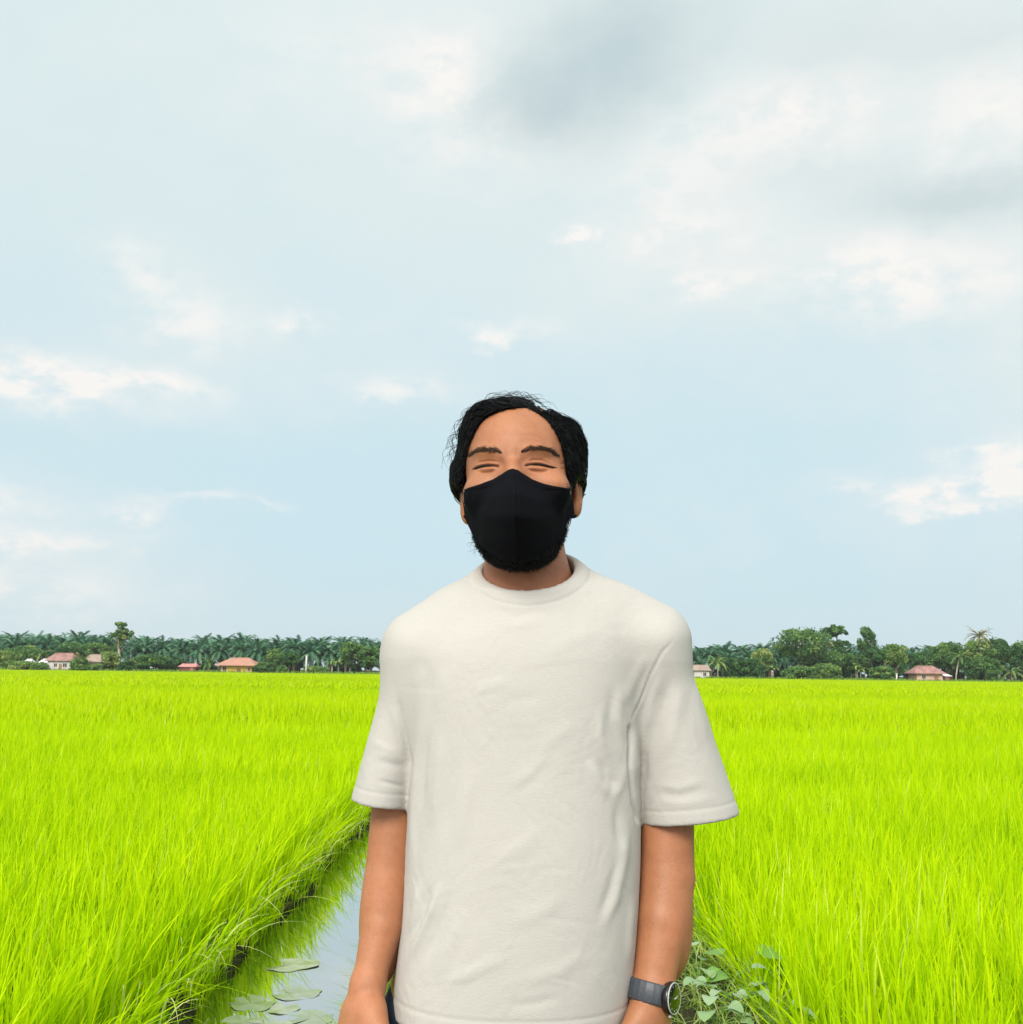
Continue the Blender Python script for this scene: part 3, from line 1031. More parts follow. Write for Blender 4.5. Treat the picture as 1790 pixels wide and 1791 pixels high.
palm('low_palm', 'palm', 'low wide palm with arching fronds at the bottom right of the tree line', 1770, 1158, 1192, 30, 303, .4, .9, Y=VY - 7, n=18, upright=.8)
palm('low_palm', 'palm', 'small dark palm between the red shed and the yellow house', 364, 1146, 1174, 22, 304, .2, .5, Y=VY - 6, n=18)
palm('low_palm', 'palm', 'bushy light palm right of the pale house corner', 1256, 1146, 1186, 22, 305, .5, .95, Y=VY - 7, n=20)
palm('low_palm', 'palm', 'brownish palm drooping in front of the brown-roofed house', 140, 1143, 1172, 22, 306, .4, .9, Y=VY - 8, n=18, mat=DRYP)
palm('low_palm', 'palm', 'light palm left of the pink-roofed house', 70, 1130, 1171, 24, 307, .4, .8, Y=VY + 2, n=18)
banana('yellowing banana clump right of the slender tree', 232, 1143, 1172, 401, tint=(.75, 1))
banana('banana clump with large pale leaves left of the man', 580, 1146, 1177, 402, tint=(.5, .8))
banana('bright green banana clump below the yellowish tree', 1350, 1158, 1187, 403, tint=(.5, .8))
banana('pale banana clump below the bluish green tree', 1498, 1152, 1188, 404, tint=(.5, 1))
banana('small banana clump at the left edge of the photo', 16, 1152, 1171, 405, tint=(.5, .9))


def verge():
    mb = MB()
    n = 9000
    x = rng.uniform(-170, 170, n)
    y = rng.uniform(271, 280, n)
    blades(mb, np.stack([x, y, np.zeros(n) - .1], -1), rng.uniform(.4, 1.1, n), rng.uniform(0, 6.28, n), rng.uniform(.05, .4, n), rng.uniform(.2, .5, n),
           rng.uniform(-.8, .8, n), 2, rng.uniform(.1, .6, n))
    tag(mb.build('verge_grass', PATHG), 'rough green verge between the rice and the village', 'grass', kind='stuff')


verge()


def haze():
    mb = MB()
    mb.box((0, 360, 35), (1400, 800, 74))
    m = bpy.data.materials.new('haze')
    m.use_nodes = True
    g = NT(m.node_tree)
    g.n.remove(g.n['Principled BSDF'])
    v = g.new('ShaderNodeVolumePrincipled')
    v.inputs['Color'].default_value = (.93, .96, 1, 1)
    v.inputs['Density'].default_value = HAZE
    v.inputs['Anisotropy'].default_value = .2
    g.l.new(v.outputs[0], g.n['Material Output'].inputs['Volume'])
    tag(mb.build('haze', m, smooth=False), 'thin pale air between the camera and the far trees', 'haze', kind='stuff')


HAZE = 0.00016
haze()


def undergrowth():
    mb = MB()
    r = np.random.default_rng(77)
    for k in range(420):
        Y = r.uniform(309, 336)
        x = r.uniform(-.56, .56) * Y
        crown_clumps(mb, r, (x, Y, r.uniform(.5, 3.2)), (2.6, 1.6, 1.9), 3, 34, .55, r.uniform(.0, .3), lo=-1)
    tag(mb.build('undergrowth', BROAD, smooth=False), 'dark thicket filling the ground under the plantation palms', 'undergrowth', kind='stuff')


undergrowth()


# ------------------------------------------------------------------ the man
def smin(a, b, k):
    h = np.clip(.5 + .5 * (b - a) / k, 0, 1)
    return b * (1 - h) + a * h - k * h * (1 - h)


def smax(a, b, k):
    return -smin(-a, -b, k)


def ell(p, c, r):
    q = [(p[i] - c[i]) / r[i] for i in range(3)]
    k0 = np.sqrt(q[0] ** 2 + q[1] ** 2 + q[2] ** 2)
    k1 = np.sqrt((q[0] / r[0]) ** 2 + (q[1] / r[1]) ** 2 + (q[2] / r[2]) ** 2) + 1e-9
    return k0 * (k0 - 1) / k1


def rcone(p, a, b, ra, rb, fy=1.0):
    a, b = np.asarray(a, float), np.asarray(b, float)
    ab = b - a
    pa = [p[i] - a[i] for i in range(3)]
    t = np.clip((pa[0] * ab[0] + pa[1] * ab[1] + pa[2] * ab[2]) / (ab @ ab), 0, 1)
    d = np.sqrt((pa[0] - t * ab[0]) ** 2 + ((pa[1] - t * ab[1]) / fy) ** 2 + (pa[2] - t * ab[2]) ** 2)
    return d - (ra + (rb - ra) * t)


def chain(p, pts, rad, k, fy=1.0):
    s = None
    for i in range(len(pts) - 1):
        d = rcone(p, pts[i], pts[i + 1], rad[i], rad[i + 1], fy)
        s = d if s is None else smin(s, d, k)
    return s


def grid(lo, hi, h):
    ax = [np.arange(lo[i], hi[i] + h, h, dtype=np.float32) for i in range(3)]
    return ax, [ax[0][:, None, None], ax[1][None, :, None], ax[2][None, None, :]]


def surface_nets(F, ax):
    """vertices and quads of the zero level of F sampled on the axes ax"""
    F = np.ascontiguousarray(F, np.float32)
    nx, ny, nz = F.shape
    S = F < 0
    cs = [(i, j, k) for i in (0, 1) for j in (0, 1) for k in (0, 1)]
    cnt = np.zeros((nx - 1, ny - 1, nz - 1), np.int8)
    for i, j, k in cs:
        cnt += S[i:nx - 1 + i, j:ny - 1 + j, k:nz - 1 + k]
    act = (cnt > 0) & (cnt < 8)
    I, J, K = np.nonzero(act)
    idx = np.full(act.shape, -1, np.int64)
    idx[I, J, K] = np.arange(len(I))
    val = {c: F[I + c[0], J + c[1], K + c[2]] for c in cs}
    acc = np.zeros((len(I), 3))
    num = np.zeros(len(I))
    for a in cs:
        for d in range(3):
            if a[d] == 0:
                b = list(a)
                b[d] = 1
                va, vb = val[a], val[tuple(b)]
                m = (va < 0) != (vb < 0)
                t = np.where(m, va / np.where(m, va - vb, 1), 0)
                for e in range(3):
                    acc[:, e] += np.where(m, (t if e == d else a[e]), 0)
                num += m
    acc /= num[:, None]
    V = np.stack([ax[0][I], ax[1][J], ax[2][K]], -1) + acc * float(ax[0][1] - ax[0][0])
    Q = []
    for d in range(3):
        u, v = (d + 1) % 3, (d + 2) % 3
        sl0 = [slice(None)] * 3
        sl1 = [slice(None)] * 3
        sl0[d], sl1[d] = slice(0, -1), slice(1, None)
        ch = S[tuple(sl0)] != S[tuple(sl1)]
        E = np.stack(np.nonzero(ch), -1)
        ok = (E[:, u] > 0) & (E[:, v] > 0) & (E[:, u] < F.shape[u] - 1) & (E[:, v] < F.shape[v] - 1)
        E = E[ok]
        ins = S[E[:, 0], E[:, 1], E[:, 2]]
        q = []
        for du, dv in ((-1, -1), (0, -1), (0, 0), (-1, 0)):
            c = E.copy()
            c[:, u] += du
            c[:, v] += dv
            q.append(idx[c[:, 0], c[:, 1], c[:, 2]])
        q = np.stack(q, -1)
        Q.append(np.where(ins[:, None], q, q[:, ::-1]))
    return V, np.concatenate(Q)


def vnormals(V, Q):
    n = np.cross(V[Q[:, 2]] - V[Q[:, 0]], V[Q[:, 3]] - V[Q[:, 1]])
    N = np.zeros_like(V)
    for k in range(4):
        for e in range(3):
            N[:, e] += np.bincount(Q[:, k], n[:, e], len(V))
    return N / (np.linalg.norm(N, axis=1)[:, None] + 1e-12)


def relax(V, Q, it=2, lam=.5):
    for _ in range(it):
        s = np.zeros_like(V)
        c = np.zeros(len(V))
        for k in range(4):
            a, b = Q[:, k], Q[:, (k + 1) % 4]
            for e in range(3):
                s[:, e] += np.bincount(a, V[b, e], len(V)) + np.bincount(b, V[a, e], len(V))
            c += np.bincount(a, minlength=len(V)) + np.bincount(b, minlength=len(V))
        V = V + lam * (s / np.maximum(c, 1)[:, None] - V)
    return V


def polydist(px, py, pts):
    """distance in photo pixels to a polyline, and the run 0..1 along it"""
    pts = np.asarray(pts, float)
    L = np.concatenate([[0], np.cumsum(np.linalg.norm(np.diff(pts, axis=0), axis=1))])
    best = np.full(px.shape, 1e9)
    run = np.zeros(px.shape)
    sgn = np.zeros(px.shape)
    for i in range(len(pts) - 1):
        a, b = pts[i], pts[i + 1]
        ab = b - a
        t = np.clip(((px - a[0]) * ab[0] + (py - a[1]) * ab[1]) / (ab @ ab), 0, 1)
        dx, dy = px - a[0] - t * ab[0], py - a[1] - t * ab[1]
        d = np.hypot(dx, dy)
        m = d < best
        best = np.where(m, d, best)
        run = np.where(m, (L[i] + t * (L[i + 1] - L[i])) / L[-1], run)
        sgn = np.where(m, np.sign(ab[0] * dy - ab[1] * dx), sgn)
    return best, run, sgn


def ridge(px, py, pts, w, taper=.25):
    d, t, _ = polydist(px, py, pts)
    e = np.clip(np.minimum(t, 1 - t) / taper, 0, 1) if taper else 1.0
    return np.exp(-(d / w) ** 2) * (e * e * (3 - 2 * e) if taper else 1.0)


def spot(px, py, cx, cy, sx, sy, rot=0.0):
    c, s = math.cos(rot), math.sin(rot)
    u = ((px - cx) * c + (py - cy) * s) / sx
    v = (-(px - cx) * s + (py - cy) * c) / sy
    return np.exp(-u * u - v * v)


# head frame: x to the viewer's right, y backwards, z up
EYE_PT = P(903, 816, 1.318)
HC = np.array([P(908, 816, 1.405)[0], 1.408, EYE_PT[2]])
HR = np.array(Matrix.Rotation(R(-3.6), 3, 'Y') @ Matrix.Rotation(R(-5.0), 3, 'Z'))


def hl(p):
    """world -> head frame (on broadcast grids)"""
    d = [p[i] - HC[i] for i in range(3)]
    return [HR[0, i] * d[0] + HR[1, i] * d[1] + HR[2, i] * d[2] for i in range(3)]


def hw(v):
    return HC + np.asarray(v, float) @ HR.T


NECK_TOP = hw((0.0, 0.030, -0.060))
NECK_LOW = P(925, 1052, 1.450)


def sdf_skull(q):
    d = ell(q, (0, .012, .030), (.0745, .097, .080))
    d = smin(d, ell(q, (-.0025, -.022, -.032), (.0628, .068, .088)), .03)
    d = smin(d, ell(q, (-.002, -.030, -.078), (.046, .055, .042)), .03)
    for s in (-1, 1):
        d = smin(d, ell(q, (s * .046, -.052, -.030), (.026, .030, .024)), .022)
        d = smin(d, rcone(q, (s * .050, .0, -.05), (s * .036, -.03, -.086), .018, .018), .02)
    return d


def sdf_head(p):
    q = hl(p)
    d = sdf_skull(q)
    d = smin(d, rcone(q, (0, -.086, -.004), (0, -.112, -.040), .0085, .014), .014)
    for s in (-1, 1):
        d = smin(d, ell(q, (s * .013, -.100, -.042), (.010, .012, .009)), .008)
        # ears: a tilted flat disc with a hollow
        e = ell(q, (s * .0795, .018, -.020), (.0085, .019, .031))
        e = smin(e, ell(q, (s * .0765, .010, -.047), (.006, .008, .011)), .008)
        e = smax(e, -ell(q, (s * .086, .011, -.017), (.0065, .011, .019)), .004)
        d = smin(d, e, .006)
    n = rcone(p, NECK_TOP, NECK_LOW, .054, .0625)
    d = smin(d, n, .022)
    d = smin(d, rcone(p, NECK_LOW - np.array([0, 0, .0]), NECK_LOW - np.array([0, -.005, .07]), .060, .075), .03)
    return d


def head_mesh():
    lo, hi = HC + np.array([-.10, -.15, -.235]), HC + np.array([.10, .12, .125])
    ax, g = grid(lo, hi, .00105)
    V, Q = surface_nets(sdf_head(g), ax)
    V = relax(V, Q, 3)
    N = vnormals(V, Q)
    px, py = proj(V)
    front = np.clip((-N[:, 1] - .05) * 3, 0, 1) * (V[:, 1] < HC[1] - .02)
    D = np.zeros(len(V))
    D += -3.6e-3 * (spot(px, py, 853, 809, 27, 12) + spot(px, py, 944, 805, 28, 12)) - 2.2e-3 * (spot(px, py, 877, 811, 9, 9) + spot(px, py, 914, 808, 9, 9))
    for bl in (BROW_L, BROW_R):
        D += 2.2e-3 * ridge(px, py, bl, 9, .3)
    D += 5.5e-3 * ridge(px, py, [(894, 795), (896, 812), (899, 835), (901, 870)], 13, .3)
    for sl, up, lowb, lowc in ((SLIT_L, UP_L, BAG_L, BAGC_L), (SLIT_R, UP_R, BAG_R, BAGC_R)):
        off = np.array([0, -4.0])
        D += 2.6e-3 * ridge(px, py, np.array(sl) + off, 5, .35)
        D += -3.0e-3 * ridge(px, py, sl, 2.2, .12)
        D += -2.4e-3 * ridge(px, py, up, 2.3, .25)
        D += 1.9e-3 * ridge(px, py, lowb, 3.0, .35)
        D += -2.6e-3 * ridge(px, py, lowc, 2.3, .3)
    D += 2.5e-3 * (spot(px, py, 838, 846, 22, 12, -.3) + spot(px, py, 968, 842, 24, 12, .3))
    D += -.8e-3 * (spot(px, py, 884, 792, 3, 9, .15) + spot(px, py, 905, 791, 3, 9, -.1))
    for k, (a, b) in enumerate((((819, 822), (809, 828)), ((819, 816), (809, 815)), ((979, 818), (989, 822)), ((979, 812), (990, 810)))):
        D += -.7e-3 * ridge(px, py, [a, b], 1.6, .4)
    D += -.35e-3 * (ridge(px, py, [(850, 765), (900, 760), (955, 764)], 3, .3) + ridge(px, py, [(860, 750), (905, 746), (950, 751)], 3, .3))
    V = V + N * (D * front)[:, None]
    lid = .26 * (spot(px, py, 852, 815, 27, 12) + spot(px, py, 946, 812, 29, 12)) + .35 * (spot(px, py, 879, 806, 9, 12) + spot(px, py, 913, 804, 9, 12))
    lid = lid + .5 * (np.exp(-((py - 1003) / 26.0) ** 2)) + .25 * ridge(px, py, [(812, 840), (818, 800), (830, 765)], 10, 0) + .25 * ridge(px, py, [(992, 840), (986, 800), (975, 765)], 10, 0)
    return V, Q, np.clip(lid, 0, 1)


BROW_L = [(822, 798), (834, 788.5), (850, 785.5), (866, 787), (878, 792)]
BROW_R = [(911, 791), (925, 785), (945, 782.5), (961, 787), (973, 798)]
SLIT_L = [(826, 821.5), (835, 816.5), (849, 813.5), (862, 813.5), (874, 815.5)]
SLIT_R = [(917, 814.5), (929, 811.5), (945, 811.5), (960, 815), (975, 818.5)]
UP_L = [(830, 814), (838, 808), (854, 805.5), (872, 807.4)]
UP_R = [(921, 808), (934, 804), (950, 804.4), (965, 811.5), (972, 815.5)]
BAG_L = [(836, 819.8), (848, 819.8), (860, 818.8), (870, 817.3)]
BAG_R = [(924, 816.5), (936, 818), (950, 818.8), (962, 818.6)]
BAGC_L = [(832, 824), (843, 826.3), (856, 826), (869, 821.5)]
BAGC_R = [(920, 818.5), (930, 823), (942, 825), (955, 824.5), (965, 820.5)]

# arms ---------------------------------------------------------------
AL = dict(pts=[P(722, 1145, 1.455), P(697, 1330, 1.462), P(679, 1540, 1.440), P(668, 1620, 1.420), P(644, 1722, 1.392)],
          rad=[.026, .031, .0318, .0275, .0200])
AR = dict(pts=[P(1152, 1140, 1.455), P(1168, 1330, 1.465), P(1167, 1535, 1.440), P(1159, 1610, 1.420), P(1141, 1738, 1.392)],
          rad=[.027, .0355, .0372, .0338, .0255])


def unit(v):
    v = np.asarray(v, float)
    return v / np.linalg.norm(v)


def sdf_arm(p, A, side):
    """side -1: at the photo's left (his right arm); +1: at the photo's right"""
    pts, rad = A['pts'], A['rad']
    d = chain(p, pts, rad, .004)
    mid = (pts[2] * .45 + pts[3] * .55)
    d = smin(d, ell(p, mid + np.array([side * .004, .004, -.02]), (rad[2] * .93, rad[2] * 1.0, .085)), .006)
    W = pts[-1]
    ax = unit(pts[-1] - pts[-2] + np.array([0, 0, -.02]))
    s = unit(np.array([-side * .62, -.78, 0.0]))           # thumb side: forward and towards the body
    s = unit(s - ax * (s @ ax))
    n = np.cross(ax, s) * (-1 if np.cross(ax, s)[0] * side < 0 else 1)   # back of the hand faces outwards
    a0 = W + ax * .012
    hand = smin(rcone(p, W, a0 + ax * .03 + s * .014, rad[-1] * .92, .0185), rcone(p, W, a0 + ax * .03 - s * .012, rad[-1] * .9, .0175), .02)
    kn = []
    for i, (off, ln) in enumerate(((.030, .078), (.010, .082), (-.010, .080), (-.028, .074))):
        k = a0 + ax * ln + s * off + n * (.004 - .002 * abs(i - 1))
        kn.append(k)
        hand = smin(hand, rcone(p, a0 + ax * .022 + s * off * .55, k, .0165, .0125), .014)
    d = smin(d, hand, .009)
    for i, (k, L, r0) in enumerate(zip(kn, (.072, .080, .074, .058), (.0098, .0100, .0096, .0086))):
        cur = k
        for j, (f, bend) in enumerate(((.44, .75), (.32, 1.55), (.24, 2.2))):
            dr = ax * math.cos(bend) - n * math.sin(bend) + s * (.04 * (1.5 - i))
            nx_ = cur + unit(dr) * L * f
            d = smin(d, rcone(p, cur, nx_, r0 * (1 - .1 * j), r0 * (.9 - .1 * j)), .005)
            cur = nx_
    # thumb leaves the side of the palm near its base
    t0 = a0 + ax * .016 + s * .022
    t1 = t0 + unit(ax * .8 + s * .62 - n * .15) * .040
    t2 = t1 + unit(ax * .95 + s * .12 - n * .35) * .030
    t3 = t2 + unit(ax * .9 - s * .05 - n * .5) * .023
    d = smin(d, rcone(p, t0, t1, .0150, .0122), .012)
    d = smin(d, rcone(p, t1, t2, .0118, .0106), .006)
    d = smin(d, rcone(p, t2, t3, .0106, .0082), .005)
    A['frame'] = (W, ax, s, n)
    return d


def skin_mat():
    m, g, b = new_mat('skin')
    co = objco(g)
    n = g.noise(co, 38.0, 4.0, .6)
    n2 = g.noise(co, 9.0, 3.0, .5)
    n3 = g.noise(co, 420.0, 2.0, .5)
    c = g.mix(g.maprange(n2, .35, .68), (0.395, 0.168, 0.077), (0.46, 0.190, 0.092))
    c = g.mix(g.maprange(n, .42, .72, 0, .45), c, (0.32, 0.125, 0.056))
    c = g.mix(g.maprange(g.noise(co, 150.0, 3.0, .6), .45, .72, 0, .28), c, (0.34, 0.130, 0.060))
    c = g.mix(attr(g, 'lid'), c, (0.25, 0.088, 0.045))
    g.l.new(c, b.inputs['Base Color'])
    g.l.new(g.maprange(n2, .3, .7, .47, .6), b.inputs['Roughness'])
    b.inputs['Specular IOR Level'].default_value = .5
    b.inputs['Subsurface Weight'].default_value = .18
    b.inputs['Subsurface Radius'].default_value = (.9, .35, .18)
    b.inputs['Subsurface Scale'].default_value = .006
    bump(g, b, n3, .5, .0009)
    return m


def black_mat(name, c, rough, scale=0, bd=0.0, sheen=0.0, spec=.3):
    m, g, b = new_mat(name)
    b.inputs['Base Color'].default_value = (*c, 1)
    b.inputs['Roughness'].default_value = rough
    b.inputs['Specular IOR Level'].default_value = spec
    b.inputs['Sheen Weight'].default_value = sheen
    if bd:
        n = g.noise(objco(g), scale, 3.0, .6)
        bump(g, b, n, .5, bd)
    return m


def cloth_mat(name, c1, c2, sc, bd, rough=.95, sheen=.08, mz=.5, gr=.12):
    m, g, b = new_mat(name)
    co = objco(g)
    n = g.noise(co, 3.5, 4.0, .6)
    mp = g.new('ShaderNodeMapping')
    mp.inputs['Scale'].default_value = (1.0, 1.0, mz)
    g.l.new(co, mp.inputs[0])
    f = g.noise(mp.outputs[0], sc, 4.0, .7)
    c = g.mix(g.maprange(n, .35, .65), c1, c2)
    c = g.mix(g.maprange(f, .35, .7, 0, gr), c, tuple(x * .72 for x in c1))
    g.l.new(c, b.inputs['Base Color'])
    b.inputs['Roughness'].default_value = rough
    b.inputs['Specular IOR Level'].default_value = .08
    b.inputs['Sheen Weight'].default_value = sheen
    b.inputs['Sheen Roughness'].default_value = .5
    bump(g, b, f, .5, bd)
    return m


SKIN = skin_mat()
HAIR = black_mat('black_hair', (.0045, .0055, .0075), .5, spec=.28)
HAIRCAP = black_mat('black_hair_roots', (.004, .0045, .006), .85, 600.0, .002, 0, .06)
BROWM = black_mat('brow_hair', (.055, .032, .021), .6, spec=.2)
BROWN = black_mat('dark_lashes', (.020, .010, .007), .5)
MASKM = cloth_mat('black_cloth', (.0048, .0052, .0078), (.0062, .0066, .0092), 420.0, .0008, .95, 0.0)
SHIRT = cloth_mat('off_white_jersey', (.505, .493, .462), (.525, .513, .482), 170.0, .0007, mz=3.2, gr=.16)
DENIM = cloth_mat('navy_denim', (.012, .020, .045), (.016, .026, .055), 1500.0, .0006)

# shirt --------------------------------------------------------------
ROWS = np.array([  # photo y, left x, right x, front depth, back depth
    (1800, 684, 1094, .128, .105), (1700, 693, 1108, .132, .105), (1600, 706, 1114, .132, .105), (1500, 711, 1119, .128, .105),
    (1400, 716, 1119, .122, .108), (1300, 714, 1117, .117, .112), (1200, 705, 1119, .112, .112), (1130, 712, 1128, .102, .108),
    (1085, 742, 1128, .086, .098), (1045, 792, 1080, .062, .085)], float)
YT = 1.445
_L = P(ROWS[:, 1], ROWS[:, 0], YT)
_R = P(ROWS[:, 2], ROWS[:, 0], YT)
TZ = ((_L[:, 2] + _R[:, 2]) / 2)[::-1]
TXL, TXR = _L[::-1, 0], _R[::-1, 0]
TF, TB = ROWS[::-1, 3], ROWS[::-1, 4]
_o = np.argsort(TZ)
TZ, TXL, TXR, TF, TB = TZ[_o], TXL[_o], TXR[_o], TF[_o], TB[_o]
HEM_Z = float(P(684, 1757, YT)[2])


def smoothinterp(z, xs, ys):
    f = np.interp(np.linspace(xs[0], xs[-1], 160), xs, ys)
    k = np.ones(15) / 15
    f2 = np.convolve(np.pad(f, 7, mode='edge'), k, 'valid')
    return np.interp(z, np.linspace(xs[0], xs[-1], 160), f2)


def sdf_torso(p, inset=0.0):
    z = p[2]
    l, r = smoothinterp(z, TZ, TXL), smoothinterp(z, TZ, TXR)
    f, b = smoothinterp(z, TZ, TF), smoothinterp(z, TZ, TB)
    cx, a = (l + r) / 2, (r - l) / 2 - inset
    dy = p[1] - YT
    bb = np.where(dy < 0, f, b) - inset
    u, v = np.abs((p[0] - cx) / a), np.abs(dy / bb)
    e = 2.35
    q = (u ** e + v ** e) ** (1 / e)
    d = (q - 1) * np.minimum(a, bb)
    return smax(d, z - TZ[-1], .03)


SH_L = (P(856, 1068, 1.46), P(732, 1127, 1.455))
SH_R = (P(985, 1050, 1.46), P(1147, 1113, 1.455))
SLV_L = dict(a=P(729, 1140, 1.455), b=P(668, 1404, 1.452), w=(.033, .0415), dep=(.060, .060), n=P(718, 1416, 1.40) - P(617, 1392, 1.45))
SLV_R = dict(a=P(1146, 1132, 1.455), b=P(1206, 1431, 1.455), w=(.037, .068), dep=(.062, .066), n=P(1290, 1419, 1.45) - P(1122, 1443, 1.42))
COL_L, COL_R, COL_F = P(842, 1003, 1.435), P(1006, 985, 1.445), P(897, 1037, 1.372)
COL_C = (COL_L + COL_R) / 2
COL_U = unit(COL_R - COL_L)
_w = COL_F - COL_C
_w = _w - COL_U * (_w @ COL_U)
COL_B, COL_W = float(np.linalg.norm(_w)), unit(_w)
COL_A = float(np.linalg.norm(COL_R - COL_L) / 2)
COL_N = unit(np.cross(COL_U, COL_W))
if COL_N[2] < 0:
    COL_N = -COL_N


def collar_uvw(p):
    d = [p[i] - COL_C[i] for i in range(3)]
    dot = lambda v: v[0] * d[0] + v[1] * d[1] + v[2] * d[2]
    return dot(COL_U), dot(COL_W), dot(COL_N)


def sleeve(p, S):
    a, b = S['a'], S['b']
    ab = b - a
    L = np.linalg.norm(ab)
    ax = ab / L
    d = [p[i] - a[i] for i in range(3)]
    t = (d[0] * ax[0] + d[1] * ax[1] + d[2] * ax[2]) / L
    tc = np.clip(t, -.2, 1.1)
    sx = unit(np.array([ax[2], 0, -ax[0]]))          # across, in the picture's plane
    sy = np.cross(ax, sx)
    u = d[0] * sx[0] + d[1] * sx[1] + d[2] * sx[2]
    v = d[0] * sy[0] + d[1] * sy[1] + d[2] * sy[2]
    ts = np.clip(tc, 0, 1)
    w = S['w'][0] + (S['w'][1] - S['w'][0]) * ts
    dp = S['dep'][0] + (S['dep'][1] - S['dep'][0]) * ts
    q = np.sqrt((u / w) ** 2 + (v / dp) ** 2 + (np.minimum(t, 0) * L / w) ** 2)
    g = (q - 1) * np.minimum(w, dp)
    hn = np.cross(S['n'], np.array([0, 1.0, 0]))
    hn = unit(hn)
    if hn[2] > 0:
        hn = -hn
    e = (p[0] - b[0]) * hn[0] + (p[1] - b[1]) * hn[1] + (p[2] - b[2]) * hn[2]
    return smax(g, e, .002), e


def sdf_shirt(p):
    z = p[2]
    d = sdf_torso(p)
    sh = smin(rcone(p, SH_L[0], SH_L[1], .056, .038), rcone(p, SH_R[0], SH_R[1], .056, .040), .02)
    d = smin(d, sh, .05)
    # the neck rib rises to the collar
    u, v, n = collar_uvw(p)
    fl = np.clip(-n, 0, .12)
    A, B = COL_A + .003 + fl * .55, np.where(v > 0, COL_B, COL_B * .95) + .003 + fl * .75
    q = np.sqrt((u / A) ** 2 + (v / B) ** 2)
    rib = np.maximum((q - 1) * COL_A, np.maximum(n, -n - .055))
    d = smin(d, rib, .020)
    arm_z = SLV_L['a'][2]
    k = .008 + .038 * np.clip((z - (arm_z - .15)) / .14, 0, 1)
    for S in (SLV_L, SLV_R):
        s, _ = sleeve(p, S)
        d = smin(d, s, k)
    d = np.maximum(d, HEM_Z - z + .006 * np.sin(p[0] * 21 + 1.0) * .6)
    d = np.maximum(d, n)
    hole = np.maximum((np.sqrt((u / (COL_A - .002)) ** 2 + (v / (COL_B - .002)) ** 2) - 1) * COL_A, -(n + .03))
    return np.maximum(d, -hole)


